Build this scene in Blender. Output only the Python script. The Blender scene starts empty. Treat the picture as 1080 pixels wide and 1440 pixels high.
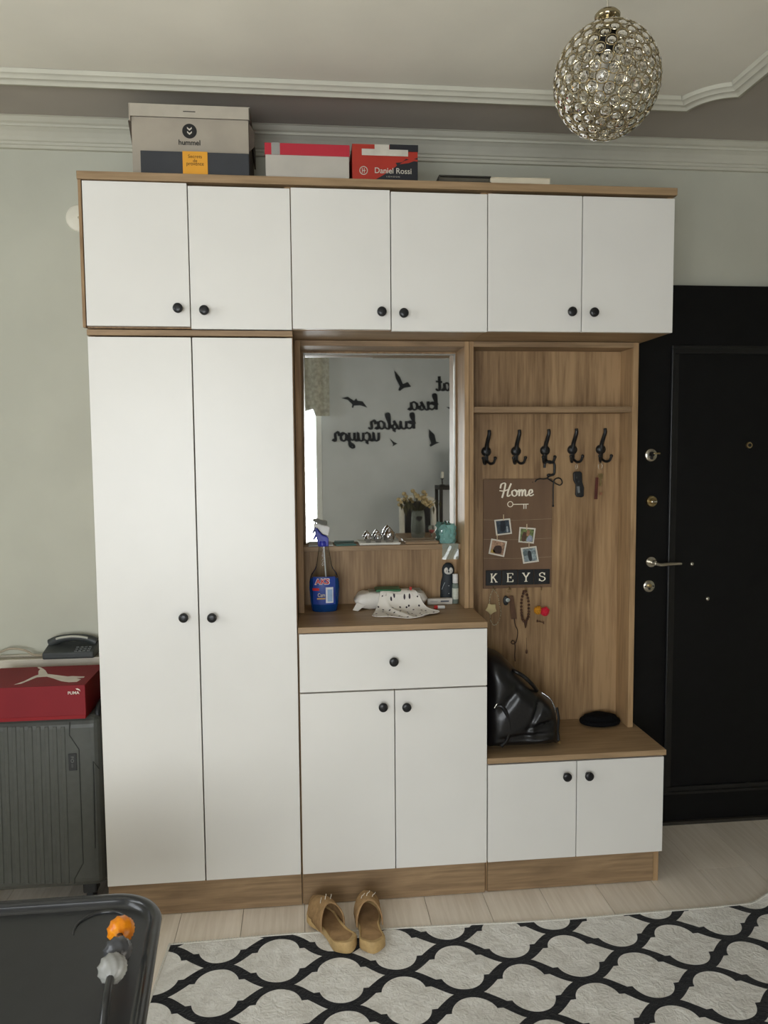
import bpy, math, random
from mathutils import Vector, Matrix
random.seed(7)
S = bpy.context.scene
COL = S.collection
PI = math.pi

# ------------------------------------------------------------------ camera
F_PX = 1082.0
CAM = Vector((0.6246, -2.3697, 1.4404))
YAW, PITCH, ROLL = 0.10443, -0.07564, -0.00822
_f = Vector((math.sin(YAW)*math.cos(PITCH), math.cos(YAW)*math.cos(PITCH), math.sin(PITCH)))
_r = Vector((math.cos(YAW), -math.sin(YAW), 0)); _u = _r.cross(_f)
RIGHT = math.cos(ROLL)*_r + math.sin(ROLL)*_u
UP = -math.sin(ROLL)*_r + math.cos(ROLL)*_u
cd = bpy.data.cameras.new('camera'); co = bpy.data.objects.new('camera', cd); COL.objects.link(co)
co.matrix_world = Matrix(((RIGHT.x, UP.x, -_f.x, CAM.x), (RIGHT.y, UP.y, -_f.y, CAM.y), (RIGHT.z, UP.z, -_f.z, CAM.z), (0, 0, 0, 1)))
cd.sensor_fit = 'VERTICAL'; cd.sensor_height = 36.0; cd.lens = F_PX/1440*36.0
cd.clip_start = 0.05
S.camera = co

def ray(u, v): return RIGHT*((u-540)/F_PX) + UP*((720-v)/F_PX) + _f
def at_y(u, v, y): d = ray(u, v); return CAM + d*((y-CAM.y)/d.y)
def at_z(u, v, z): d = ray(u, v); return CAM + d*((z-CAM.z)/d.z)
def at_x(u, v, x): d = ray(u, v); return CAM + d*((x-CAM.x)/d.x)

# ------------------------------------------------------------------ world, light, exposure
XL, XR, YB, YW, ZC = -1.9, 3.4, -3.95, 0.42, 2.55
w = bpy.data.worlds.new('world'); S.world = w; w.use_nodes = True
bg = w.node_tree.nodes['Background']; bg.inputs['Color'].default_value = (0.86, 0.93, 1.0, 1); bg.inputs['Strength'].default_value = 3.0
WIN1 = (-1.25, 0.80, 0.38, 2.25)      # back wall window: x0, x1, z0, z1
WIN2 = (-3.30, -2.10, 0.10, 1.60)     # right wall window: y0, y1, z0, z1
WIN3 = (-2.40, -0.60, 1.30, 2.30)     # left wall window: y0, y1, z0, z1
def area(name, loc, rot, sx, sy, power, color):
    l = bpy.data.lights.new(name, 'AREA'); l.shape = 'RECTANGLE'; l.size = sx; l.size_y = sy; l.energy = power; l.color = color
    o = bpy.data.objects.new(name, l); COL.objects.link(o); o.location = loc; o.rotation_euler = rot; return o
area('window_daylight', ((WIN1[0]+WIN1[1])/2, YB-0.22, (WIN1[2]+WIN1[3])/2), (PI/2, 0, 0), WIN1[1]-WIN1[0]+.1, WIN1[3]-WIN1[2]+.1, 135, (0.95, 0.98, 1.0))
area('side_window_daylight', (XR+0.22, (WIN2[0]+WIN2[1])/2, (WIN2[2]+WIN2[3])/2), (PI/2, 0, PI/2), WIN2[1]-WIN2[0]+.1, WIN2[3]-WIN2[2]+.1, 30, (1.0, 0.82, 0.60))
area('left_window_daylight', (XL-0.22, (WIN3[0]+WIN3[1])/2, (WIN3[2]+WIN3[3])/2), (PI/2, 0, -PI/2), WIN3[1]-WIN3[0]+.1, WIN3[3]-WIN3[2]+.1, 28, (0.96, 0.98, 1.0))
vs = S.view_settings
vs.view_transform = 'Standard'; vs.look = 'None'; vs.gamma = 1.0; vs.use_curve_mapping = False; vs.exposure = -0.28

# ------------------------------------------------------------------ helpers
def lin(h):
    h = h.lstrip('#'); c = [int(h[i:i+2], 16)/255 for i in (0, 2, 4)]
    return tuple(x/12.92 if x <= .04045 else ((x+.055)/1.055)**2.4 for x in c)
MATS = {}
def mat(name, color, rough=.5, metal=0.0, var=.12, scale=25, bump=0.0, spec=.5, stretch=None, trans=0.0, ior=1.45, coat=0.0, color2=None, emit=None):
    if name in MATS: return MATS[name]
    if isinstance(color, str): color = lin(color)
    if isinstance(color2, str): color2 = lin(color2)
    m = bpy.data.materials.new(name); m.use_nodes = True; nt = m.node_tree; N = nt.nodes; L = nt.links
    b = N['Principled BSDF']; b.inputs['Roughness'].default_value = rough; b.inputs['Metallic'].default_value = metal
    b.inputs['Specular IOR Level'].default_value = spec; b.inputs['Transmission Weight'].default_value = trans; b.inputs['IOR'].default_value = ior
    b.inputs['Coat Weight'].default_value = coat
    tc = N.new('ShaderNodeTexCoord'); mp = N.new('ShaderNodeMapping'); L.new(tc.outputs['Object'], mp.inputs['Vector'])
    if stretch: mp.inputs['Scale'].default_value = stretch
    nz = N.new('ShaderNodeTexNoise'); nz.inputs['Scale'].default_value = scale; nz.inputs['Detail'].default_value = 5
    L.new(mp.outputs['Vector'], nz.inputs['Vector'])
    rp = N.new('ShaderNodeValToRGB'); L.new(nz.outputs['Fac'], rp.inputs['Fac'])
    c2 = color2 or tuple(c*(1-var) for c in color); c1 = color if color2 else tuple(min(1, c*(1+var*.5)) for c in color)
    rp.color_ramp.elements[0].position = .35; rp.color_ramp.elements[1].position = .65
    rp.color_ramp.elements[0].color = (*c2, 1); rp.color_ramp.elements[1].color = (*c1, 1)
    L.new(rp.outputs['Color'], b.inputs['Base Color'])
    if bump:
        bp = N.new('ShaderNodeBump'); bp.inputs['Strength'].default_value = bump; bp.inputs['Distance'].default_value = .004
        L.new(nz.outputs['Fac'], bp.inputs['Height']); L.new(bp.outputs['Normal'], b.inputs['Normal'])
    MATS[name] = m; return m

def wood(name, axis, light, dark, rough=.5, tint=1.0, boards=True):
    """oak decor: long noise along axis, streaks, knots and board tone steps"""
    if name in MATS: return MATS[name]
    light = tuple(c*tint for c in lin(light)); dark = tuple(c*tint for c in lin(dark))
    m = bpy.data.materials.new(name); m.use_nodes = True; nt = m.node_tree; N = nt.nodes; L = nt.links; b = N['Principled BSDF']
    b.inputs['Roughness'].default_value = rough; b.inputs['Specular IOR Level'].default_value = .35
    tc = N.new('ShaderNodeTexCoord')
    def noise(sc, scale, detail=4, dist=0.0):
        mp = N.new('ShaderNodeMapping'); mp.inputs['Scale'].default_value = sc; L.new(tc.outputs['Object'], mp.inputs['Vector'])
        n = N.new('ShaderNodeTexNoise'); n.inputs['Scale'].default_value = scale; n.inputs['Detail'].default_value = detail; n.inputs['Distortion'].default_value = dist
        L.new(mp.outputs['Vector'], n.inputs['Vector']); return n.outputs['Fac']
    lo, hi = .06, 1.0
    sc = (lo if axis == 'x' else hi, lo if axis == 'y' else hi, lo if axis == 'z' else hi)
    a = noise(sc, 90, 5, .4); c = noise(tuple(.25 if s == lo else s for s in sc), 9, 3, 1.2)
    mx = N.new('ShaderNodeMath'); mx.operation = 'MULTIPLY_ADD'; L.new(a, mx.inputs[0]); mx.inputs[1].default_value = .55
    ad = N.new('ShaderNodeMath'); ad.operation = 'MULTIPLY'; L.new(c, ad.inputs[0]); ad.inputs[1].default_value = .45; L.new(ad.outputs[0], mx.inputs[2])
    last = mx.outputs[0]
    if boards:
        bs = N.new('ShaderNodeSeparateXYZ'); L.new(tc.outputs['Object'], bs.inputs[0])
        mu = N.new('ShaderNodeMath'); mu.operation = 'MULTIPLY'; L.new(bs.outputs['X' if axis != 'x' else 'Z'], mu.inputs[0]); mu.inputs[1].default_value = 11.0
        fl = N.new('ShaderNodeMath'); fl.operation = 'FLOOR'; L.new(mu.outputs[0], fl.inputs[0])
        wn = N.new('ShaderNodeTexWhiteNoise'); wn.noise_dimensions = '1D'; L.new(fl.outputs[0], wn.inputs['W'])
        m2 = N.new('ShaderNodeMath'); m2.operation = 'MULTIPLY_ADD'; L.new(wn.outputs['Value'], m2.inputs[0]); m2.inputs[1].default_value = .14; L.new(last, m2.inputs[2])
        last = m2.outputs[0]
    rp = N.new('ShaderNodeValToRGB'); L.new(last, rp.inputs['Fac'])
    e = rp.color_ramp.elements; e[0].position = .36; e[0].color = (*dark, 1); e[1].position = .68; e[1].color = (*light, 1)
    L.new(rp.outputs['Color'], b.inputs['Base Color'])
    bp = N.new('ShaderNodeBump'); bp.inputs['Strength'].default_value = .12; bp.inputs['Distance'].default_value = .001; L.new(a, bp.inputs['Height']); L.new(bp.outputs['Normal'], b.inputs['Normal'])
    MATS[name] = m; return m

ORI = {}
def tag(o, label=None, cat=None, group=None, kind=None):
    if label: o['label'] = label
    if cat: o['category'] = cat
    if group: o['group'] = group
    if kind: o['kind'] = kind
    return o
def thing(name, loc, label, cat, group=None, rz=0):
    o = bpy.data.objects.new(name, None); COL.objects.link(o); o.location = loc; o.rotation_euler.z = rz; o.empty_display_size = .05
    ORI[o] = Vector(loc); return tag(o, label, cat, group)

class MB:
    def __init__(s): s.v = []; s.f = []
    def add(s, vs, fs):
        n = len(s.v); s.v += [Vector(p) for p in vs]; s.f += [tuple(i+n for i in f) for f in fs]; return s
    def box(s, x0, x1, y0, y1, z0, z1):
        return s.add([(x0,y0,z0),(x1,y0,z0),(x1,y1,z0),(x0,y1,z0),(x0,y0,z1),(x1,y0,z1),(x1,y1,z1),(x0,y1,z1)],
                     [(3,2,1,0),(4,5,6,7),(0,1,5,4),(1,2,6,5),(2,3,7,6),(3,0,4,7)])
    def prism(s, pts, vec):
        """closed polygon (3-D points) pushed along vec"""
        n = len(pts); vec = Vector(vec); P = [Vector(p) for p in pts]
        nrm = Vector((0,0,0))
        for i in range(n): nrm += P[i].cross(P[(i+1) % n])
        if nrm.dot(vec) > 0: P.reverse()
        return s.add(P+[p+vec for p in P], [tuple(range(n)), tuple(reversed(range(n, 2*n)))]+[((i+1) % n, i, n+i, n+(i+1) % n) for i in range(n)])
    def lathe(s, prof, c=(0,0,0), seg=24, sx=1, sy=1, axis='z', fn=None):
        c = Vector(c); vs = []; n = len(prof)
        for r, h in prof:
            for k in range(seg):
                a = 2*PI*k/seg; rr = r*(fn(a, h) if fn else 1)
                p = (rr*math.cos(a)*sx, rr*math.sin(a)*sy, h)
                if axis == 'y': p = (p[0], -p[2], p[1])
                if axis == 'x': p = (p[2], p[0], p[1])
                vs.append(c+Vector(p))
        fs = [(i*seg+k, i*seg+(k+1) % seg, (i+1)*seg+(k+1) % seg, (i+1)*seg+k) for i in range(n-1) for k in range(seg)]
        fs += [tuple(reversed(range(seg))), tuple(range((n-1)*seg, n*seg))]
        return s.add(vs, fs)
    def tube(s, pts, r, seg=8, closed=False, taper=None):
        P = [Vector(p) for p in pts]; n = len(P); vs = []; prev = None
        for i, p in enumerate(P):
            t = (P[(i+1) % n]-P[i-1]) if closed else (P[min(i+1, n-1)]-P[max(i-1, 0)])
            t = t.normalized() if t.length > 1e-9 else Vector((0,0,1))
            if prev is None:
                a = Vector((0,0,1)) if abs(t.z) < .9 else Vector((1,0,0)); prev = t.cross(a).normalized()
            prev = (prev - t*prev.dot(t)).normalized(); b = t.cross(prev)
            rr = r*(taper(i/(n-1)) if taper else 1)
            for k in range(seg):
                a = 2*PI*k/seg; vs.append(p+(prev*math.cos(a)+b*math.sin(a))*rr)
        m = n if closed else n-1
        fs = [(i*seg+k, i*seg+(k+1) % seg, ((i+1) % n)*seg+(k+1) % seg, ((i+1) % n)*seg+k) for i in range(m) for k in range(seg)]
        if not closed: fs += [tuple(reversed(range(seg))), tuple(range((n-1)*seg, n*seg))]
        return s.add(vs, fs)
    def ball(s, c, rx, ry=None, rz=None, seg=16, rings=10):
        ry = ry or rx; rz = rz or rx
        pr = [(max(math.sin(PI*i/rings), .001), -math.cos(PI*i/rings)) for i in range(rings+1)]
        n = len(s.v); s.lathe(pr, (0,0,0), seg); c = Vector(c)
        for i in range(n, len(s.v)): p = s.v[i]; s.v[i] = c+Vector((p.x*rx, p.y*ry, p.z*rz))
        return s
    def ribbon(s, pts, wd, o, ex, ey, thick, taper=False):
        """flat stroke drawn in the plane (ex, ey) at o, with its own thickness"""
        P = smooth(pts, 5); o = Vector(o); ex = Vector(ex); ey = Vector(ey); nz = ex.cross(ey).normalized(); n = len(P); vs = []
        for i in range(n):
            t = Vector(P[min(i+1, n-1)])-Vector(P[max(i-1, 0)]); t = t.normalized() if t.length > 1e-9 else Vector((1,0))
            q = Vector((-t.y, t.x)); h = wd/2*(1.25 if abs(t.y) > abs(t.x) else .8)
            for sg in (-1, 1):
                for d in (0, thick):
                    a = Vector(P[i])+q*h*sg; vs.append(o+ex*a.x+ey*a.y+nz*d*(1+.12*i/n))
        fs = []
        for i in range(n-1):
            a = i*4; b = a+4; fs += [(a+1,a+3,b+3,b+1),(a,b,b+2,a+2),(a,a+1,b+1,b),(a+2,b+2,b+3,a+3)]
        fs += [(0,2,3,1), ((n-1)*4, (n-1)*4+1, (n-1)*4+3, (n-1)*4+2)]
        return s.add(vs, fs)
    def pillow(s, outline, c, ex, ey, thick, rings=9, power=3.0, warp=None, back=True):
        """cushion body from an outline in the plane (ex, ey) round c; puffs both ways along the normal"""
        ex = Vector(ex); ey = Vector(ey); c = Vector(c); nz = ex.cross(ey).normalized(); n = len(outline)
        def side(sg):
            base = []
            for j in range(rings+1):
                r = j/rings
                for (x, y) in outline:
                    t = thick*(max(0, 1-r**power))**.5; p = c+ex*(x*r)+ey*(y*r)+nz*(t*sg)
                    if warp: p = p+nz*sg*warp(x*r, y*r, r)+Vector((0,0,0))
                    base.append(p)
            fs = []
            for j in range(rings):
                for k in range(n):
                    q = (j*n+k, j*n+(k+1) % n, (j+1)*n+(k+1) % n, (j+1)*n+k)
                    fs.append(q if sg < 0 else tuple(reversed(q)))
            s.add(base, fs)
        side(1)
        if back: side(-1)
        return s
    def build(s, name, m, parent=None, smooth_=False, bevel=0, seg=2, origin=None, weld=False, sub=0):
        o0 = Vector(origin) if origin is not None else (ORI[parent] if parent is not None else Vector((0,0,0)))
        me = bpy.data.meshes.new(name); me.from_pydata([tuple(p-o0) for p in s.v], [], s.f); me.update()
        if isinstance(m, str): m = MATS[m]
        me.materials.append(m)
        if smooth_: me.polygons.foreach_set('use_smooth', [True]*len(me.polygons)); 
        o = bpy.data.objects.new(name, me); COL.objects.link(o)
        if parent is not None: o.parent = parent; ORI[o] = ORI[parent]
        else: o.location = o0; ORI[o] = o0
        if weld: md = o.modifiers.new('weld', 'WELD'); md.merge_threshold = .0002
        if sub: md = o.modifiers.new('sub', 'SUBSURF'); md.levels = sub; md.render_levels = sub
        if bevel: md = o.modifiers.new('bevel', 'BEVEL'); md.width = bevel; md.segments = seg; md.limit_method = 'ANGLE'; md.angle_limit = .6
        if smooth_: me.set_sharp_from_angle(angle=.9)
        return o

def smooth(pts, k=6, closed=False):
    """Catmull-Rom through the points"""
    P = [Vector(p) for p in pts]; n = len(P); out = []
    for i in range(n if closed else n-1):
        p0 = P[(i-1) % n] if closed or i > 0 else P[0]; p1 = P[i]; p2 = P[(i+1) % n]; p3 = P[(i+2) % n] if closed or i+2 < n else P[-1]
        for j in range(k):
            t = j/k; out.append(.5*((2*p1)+(-p0+p2)*t+(2*p0-5*p1+4*p2-p3)*t*t+(-p0+3*p1-3*p2+p3)*t**3))
    if not closed: out.append(P[-1])
    return out
def struct(o): o['kind'] = 'structure'; return o
def lettering(name, text, size, o, ex, ey, m, parent, depth=.0006, width=None, bold=0.0):
    """raised or printed letters in the built-in typeface"""
    cu = bpy.data.curves.new(name, 'FONT'); cu.body = text; cu.size = 1; cu.align_x = 'CENTER'; cu.align_y = 'CENTER'; cu.extrude = .0; cu.offset = bold
    to = bpy.data.objects.new(name, cu); COL.objects.link(to); dg = bpy.context.evaluated_depsgraph_get(); me = bpy.data.meshes.new_from_object(to.evaluated_get(dg))
    bpy.data.objects.remove(to)
    xs = [v.co.x for v in me.vertices]; ys = [v.co.y for v in me.vertices]
    cx, cy = (min(xs)+max(xs))/2, (min(ys)+max(ys))/2; sy = size/(max(ys)-min(ys)); sx = (width/(max(xs)-min(xs))) if width else sy
    ex = Vector(ex).normalized(); ey = Vector(ey).normalized(); nz = ex.cross(ey).normalized(); mb = MB()
    vs = [Vector(o)+ex*((v.co.x-cx)*sx)+ey*((v.co.y-cy)*sy)+nz*depth for v in me.vertices]
    mb.add(vs, [tuple(p.vertices) for p in me.polygons]); bpy.data.meshes.remove(me)
    return mb.build(name, m, parent)

GLYPH = {
 'a': (.56, [[(.42,.42),(.25,.5),(.08,.35),(.08,.12),(.22,0),(.38,.14),(.42,.46),(.42,.1),(.5,0),(.6,.1)]]),
 't': (.42, [[(.2,.95),(.17,.15),(.27,0),(.42,.1)], [(.0,.56),(.42,.6)]]),
 'k': (.48, [[(.02,.3),(.25,.85),(.2,1.0),(.1,.9),(.08,0)], [(.08,.22),(.28,.48),(.36,.4),(.12,.25),(.32,.02),(.5,.1)]]),
 'i': (.3, [[(.0,.3),(.1,.5),(.08,.1),(.18,0),(.32,.1)]]),
 's': (.38, [[(.0,.1),(.22,.52),(.16,.34),(.3,.16),(.2,0),(.04,.05)], [(.2,0),(.4,.1)]]),
 'u': (.56, [[(.05,.5),(.06,.1),(.2,0),(.34,.12),(.38,.5),(.38,.1),(.48,0),(.58,.1)]]),
 'S': (.38, [[(.0,.1),(.22,.52),(.16,.34),(.3,.16),(.2,0),(.04,.05)], [(.2,0),(.4,.1)], [(.16,0),(.22,-.1),(.1,-.18)]]),
 'l': (.32, [[(.0,.1),(.25,.8),(.2,1.0),(.1,.85),(.1,.12),(.2,0),(.34,.1)]]),
 'r': (.4, [[(.0,.3),(.08,.55),(.2,.48),(.26,.4),(.24,.08),(.32,0),(.44,.1)]]),
 'c': (.42, [[(.36,.42),(.22,.5),(.08,.35),(.08,.12),(.22,0),(.44,.1)], [(.2,0),(.26,-.1),(.14,-.18)]]),
 'y': (.5, [[(.05,.5),(.06,.15),(.2,.05),(.36,.2),(.38,.5),(.36,-.2),(.2,-.42),(.1,-.3),(.52,.1)]]),
 'o': (.5, [[(.28,.5),(.08,.38),(.08,.12),(.24,0),(.4,.14),(.38,.4),(.28,.5),(.36,.36),(.54,.44)]]),
 'H': (.78, [[(.02,.62),(.1,.95),(.36,1.02),(.34,.7),(.24,.25),(.14,-.12)], [(.78,1.0),(.6,.5),(.52,.08),(.6,0),(.74,.12)], [(-.04,.45),(.3,.42),(.66,.58)]]),
 'm': (.68, [[(.0,.3),(.08,.5),(.07,0),(.1,.3),(.22,.5),(.29,.4),(.28,0),(.32,.3),(.44,.5),(.51,.4),(.5,.1),(.58,0),(.7,.12)]]),
 'e': (.4, [[(.02,.14),(.3,.28),(.28,.48),(.15,.46),(.07,.22),(.18,.01),(.42,.12)]]),
}
def script_word(mb, word, o, ex, ey, height, width, wd, thick):
    adv = sum(GLYPH[c][0] for c in word); kx = width/adv; x = 0
    for c in word:
        wc, st = GLYPH[c]
        for p in st:
            thick *= 1.012; mb.ribbon([((x+a)*kx, b*height) for a, b in p], wd, o, ex, ey, thick)
        x += wc
    return mb

# ------------------------------------------------------------------ materials
mat('white_laminate', '#e2e0da', .33, var=.03, scale=3)
mat('wall_paint', '#c3c3b4', .85, var=.05, scale=4, bump=.05)
mat('ceiling_paint', '#e8e4d6', .9, var=.05, scale=3, bump=.05)
mat('border_paint', '#ada69b', .9, var=.06, scale=3)
mat('cornice_paint', '#c9c7b8', .8, var=.04, scale=8)
mat('black', '#191a1b', .38, var=.2, scale=60)
mat('knob_black', '#1d1e20', .32, var=.15, scale=90)
mat('door_black', '#0c0c0c', .55, var=.25, scale=30, bump=.05, spec=.25)
mat('steel', '#c9c4b8', .25, 1.0, var=.08, scale=40)
mat('brass', '#b9a478', .3, 1.0, var=.1, scale=40)
mat('dark_hole', '#0a0907', .6)
WZ = wood('oak_vertical', 'z', '#ae8f69', '#785d40')
WX = wood('oak_horizontal', 'x', '#a58a69', '#7d664c', boards=False)
WXT = wood('oak_top', 'x', '#ae9270', '#8a7254', rough=.45, boards=False)
mat('rubber', '#2c2d2f', .5)

# ------------------------------------------------------------------ the room
fl = struct(MB().box(XL, XR, YB, YW, -.06, -.008).build('floor', mat('subfloor', '#6c6256', .8)))
PL = wood('plank_oak', 'y', '#f0e6d8', '#ddd1c0', rough=.32, boards=False)
nt = PL.node_tree; oi = nt.nodes.new('ShaderNodeObjectInfo'); hs = nt.nodes.new('ShaderNodeHueSaturation'); mr = nt.nodes.new('ShaderNodeMapRange')
mr.inputs['To Min'].default_value = .9; mr.inputs['To Max'].default_value = 1.08; nt.links.new(oi.outputs['Random'], mr.inputs['Value']); nt.links.new(mr.outputs['Result'], hs.inputs['Value'])
b = nt.nodes['Principled BSDF']; src = b.inputs['Base Color'].links[0].from_socket; nt.links.new(src, hs.inputs['Color']); nt.links.new(hs.outputs['Color'], b.inputs['Base Color'])
pw, plen = .193, 1.28; pm = {}; k = 0; x = XL
while x < XR-.01:
    wdt = min(pw, XR-x); y = YW-(k*.43 % plen)-plen*0 ; ys = [YW]
    while ys[-1] > YB+.001:
        ln = plen if len(ys) > 1 else (plen-(k*.43 % plen)); ys.append(max(YB, ys[-1]-ln))
    for a, c in zip(ys[:-1], ys[1:]):
        key = (round(wdt, 3), round(a-c, 3))
        if key not in pm:
            me = MB().box(0, wdt-.0016, -(a-c)+.0016, 0, -.008, 0)
            o = me.build('plank', PL, None); pm[key] = o.data; bpy.data.objects.remove(o)
        p = bpy.data.objects.new('plank', pm[key]); COL.objects.link(p); p.location = (x, a, 0); p.parent = fl
    x += pw; k += 1

struct(MB().box(XL-.15, XR+.15, YW, YW+.15, -.06, ZC+.1).build('wall_front', 'wall_paint'))
wl = MB(); y0, y1, z0, z1 = WIN3
wl.box(XL-.15, XL, YB-.15, y0, -.06, ZC+.1).box(XL-.15, XL, y1, YW, -.06, ZC+.1).box(XL-.15, XL, y0, y1, -.06, z0).box(XL-.15, XL, y0, y1, z1, ZC+.1)
struct(wl.build('wall_left', 'wall_paint'))
wb = MB(); x0, x1, z0, z1 = WIN1
wb.box(XL-.15, x0, YB-.15, YB, -.06, ZC+.1).box(x1, XR+.15, YB-.15, YB, -.06, ZC+.1).box(x0, x1, YB-.15, YB, -.06, z0).box(x0, x1, YB-.15, YB, z1, ZC+.1)
struct(wb.build('wall_back', mat('grey_wall_paint', '#c4c9cc', .85, var=.04, scale=4, bump=.05)))
wr = MB(); y0, y1, z0, z1 = WIN2
wr.box(XR, XR+.15, YB, y0, -.06, ZC+.1).box(XR, XR+.15, y1, YW, -.06, ZC+.1).box(XR, XR+.15, y0, y1, -.06, z0).box(XR, XR+.15, y0, y1, z1, ZC+.1)
struct(wr.build('wall_right', 'wall_paint'))
ce = struct(MB().box(XL, XR, YB, YW, ZC, ZC+.1).build('ceiling', 'ceiling_paint'))

# ceiling frame: straight run, scalloped corner, return run
FY, FX, FR = .075, 1.985, .11
path = [(XL, FY), (FX-FR, FY)]
arc = [(FX+FR*math.cos(a), FY+FR*math.sin(a)) for a in [PI+(PI/2)*i/10 for i in range(11)]]
path = path[:1]+[(x, y) for x, y in arc]+[(FX, YB+1.0), (XL, YB+1.0)]
# outer grey border of the ceiling, between the frame and the cornice
bd = MB()
outer = [(XL, .36)]+[(XR, .36), (XR, YB), (XL, YB), (XL, YB+1.0), (FX, YB+1.0)]+[(x, y) for x, y in reversed(arc)]+[(XL, FY)]
bd.prism([(x, y, ZC-.005) for x, y in outer], (0, 0, .004))
bd.build('border_panel', 'border_paint', ce)
# moulding: three stepped rolls
mo = MB()
def sweep(mb, pth, prof):
    n = len(pth); vs = []
    for i, (x, y) in enumerate(pth):
        p = Vector((x, y)); a = (p-Vector(pth[i-1])).normalized() if i > 0 else None; c = (Vector(pth[i+1])-p).normalized() if i < n-1 else None
        t = ((a or c)+(c or a)).normalized(); q = Vector((t.y, -t.x)); kf = 1/max(.5, abs(q.dot(Vector(((a or c).y, -(a or c).x)))))
        for d, h in prof: vs.append((x+q.x*d*kf, y+q.y*d*kf, ZC-h))
    m = len(prof)
    fs = [(i*m+j, i*m+j+1, (i+1)*m+j+1, (i+1)*m+j) for i in range(n-1) for j in range(m-1)]
    mb.add(vs, fs)
prof = [(0, .003), (0, .022), (.004, .026), (.016, .028), (.02, .024), (.024, .02), (.04, .021), (.046, .014), (.056, .012), (.06, .001)]
sweep(mo, path, prof)
struct(mo.build('trim_1', 'cornice_paint', None, True))
# cornice on the front wall, shown left to right as one plaster run
cp = [(YW, 2.472), (.405, 2.472), (.405, 2.481), (.399, 2.483), (.399, 2.491), (.393, 2.493), (.385, 2.503), (.372, 2.515), (.358, 2.523), (.352, 2.524), (.352, 2.531), (.342, 2.534), (.332, 2.540), (.326, 2.544), (.318, 2.544), (.318, ZC-.001), (YW, ZC-.001)]
struct(MB().prism([(XL, y, z) for y, z in cp], (XR-XL, 0, 0)).build('trim_2', 'cornice_paint'))

# ------------------------------------------------------------------ windows
mg = bpy.data.materials.new('window_glass'); mg.use_nodes = True; nt = mg.node_tree
nt.nodes.remove(nt.nodes['Principled BSDF']); out = nt.nodes['Material Output']
tr = nt.nodes.new('ShaderNodeBsdfTransparent'); gl = nt.nodes.new('ShaderNodeBsdfGlossy'); gl.inputs['Roughness'].default_value = .03; mx = nt.nodes.new('ShaderNodeMixShader')
fr = nt.nodes.new('ShaderNodeFresnel'); fr.inputs['IOR'].default_value = 1.4
nt.links.new(fr.outputs[0], mx.inputs[0]); nt.links.new(tr.outputs[0], mx.inputs[1]); nt.links.new(gl.outputs[0], mx.inputs[2]); nt.links.new(mx.outputs[0], out.inputs['Surface'])
MATS['window_glass'] = mg
mat('pvc_white', '#e6e6e2', .3, var=.03)
def window(name, a0, a1, z0, z1, M, nsash):
    def bx(mb, p0, p1, q0, q1, r0, r1):
        pts = [M(p, q) for p in (p0, p1) for q in (q0, q1)]
        xs = [p[0] for p in pts]; ys = [p[1] for p in pts]; return mb.box(min(xs), max(xs), min(ys), max(ys), r0, r1)
    m = MB(); t = .055
    bx(m, a0, a1, -.09, -.03, z0, z0+t); bx(m, a0, a1, -.09, -.03, z1-t, z1)
    stepw = (a1-a0)/nsash
    for i in range(nsash+1):
        c = a0+i*stepw; c0 = max(a0, c-t/2*(1 if 0 < i < nsash else 2)); c1 = min(a1, c+t/2*(1 if 0 < i < nsash else 2))
        bx(m, c0, c1, -.09, -.03, z0+t, z1-t)
    wn = struct(m.build(name, 'pvc_white', None, bevel=.004))
    for i in range(nsash):
        bx(MB(), 0, 0, 0, 0, 0, 0)
        g = MB(); bx(g, a0+i*stepw+t*.6, a0+(i+1)*stepw-t*.6, -.063, -.058, z0+t*.9, z1-t*.9); g.build('pane', 'window_glass', wn)
    s_ = MB(); bx(s_, a0-.03, a1+.03, -.03, .09, z0-.03, z0-.001); s_.build('window_sill', 'pvc_white', wn, bevel=.004)
window('window_1', WIN1[0], WIN1[1], WIN1[2], WIN1[3], lambda p, q: (p, YB+q), 3)
window('window_2', WIN2[0], WIN2[1], WIN2[2], WIN2[3], lambda p, q: (XR-q, p), 2)
window('window_3', WIN3[0], WIN3[1], WIN3[2], WIN3[3], lambda p, q: (XL+q, p), 2)

# ------------------------------------------------------------------ entrance door
DX0, DX1, DZ = 1.845, 2.80, 2.05
d = struct(MB().box(DX0, DX1, .385, YW, 0.004, DZ).build('door_1', 'door_black', None, bevel=.003))
def door_frame_mould(x0, x1, z0, z1, nm):
    m = MB(); t = .03
    for (a, b_, c, e) in ((x0, x1, z1-t, z1), (x0, x1, z0, z0+t), (x0, x0+t, z0+t, z1-t), (x1-t, x1, z0+t, z1-t)):
        m.box(a, b_, .377, .3855, c, e)
    t2 = .012
    for (a, b_, c, e) in ((x0, x1, z1-t2, z1), (x0, x1, z0, z0+t2), (x0, x0+t2, z0+t2, z1-t2), (x1-t2, x1, z0+t2, z1-t2)):
        m.box(a, b_, .372, .3775, c, e)
    return m.build(nm, mat('door_mould', '#141414', .36, var=.2, scale=40), d, bevel=.0025)
door_frame_mould(1.985, 2.70, .12, 1.83, 'panel_moulding')
MB().box(1.845, 2.80, .37, YW, 0, .012).build('threshold', mat('threshold_metal', '#33302a', .5), d)
def rosette(u, v, r, nm, m='steel', extra=None):
    c = at_y(u, v, .384)
    o = MB().lathe([(r, 0), (r, .004), (r*.9, .007), (r*.4, .0075)], (c.x, .385, c.z), 28, axis='y').build(nm, m, d, True)
    return c, o
c, o = rosette(915, 640, .0245, 'lock_escutcheon', 'steel')
MB().lathe([(.0085, 0), (.0085, .010), (.007, .012)], (c.x, .3778, c.z+.004), 16, axis='y').build('lock_cylinder', 'dark_hole', o, True)
MB().box(c.x-.004, c.x+.004, .370, .378, c.z-.016, c.z).build('keyway', 'dark_hole', o, bevel=.002)
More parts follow.
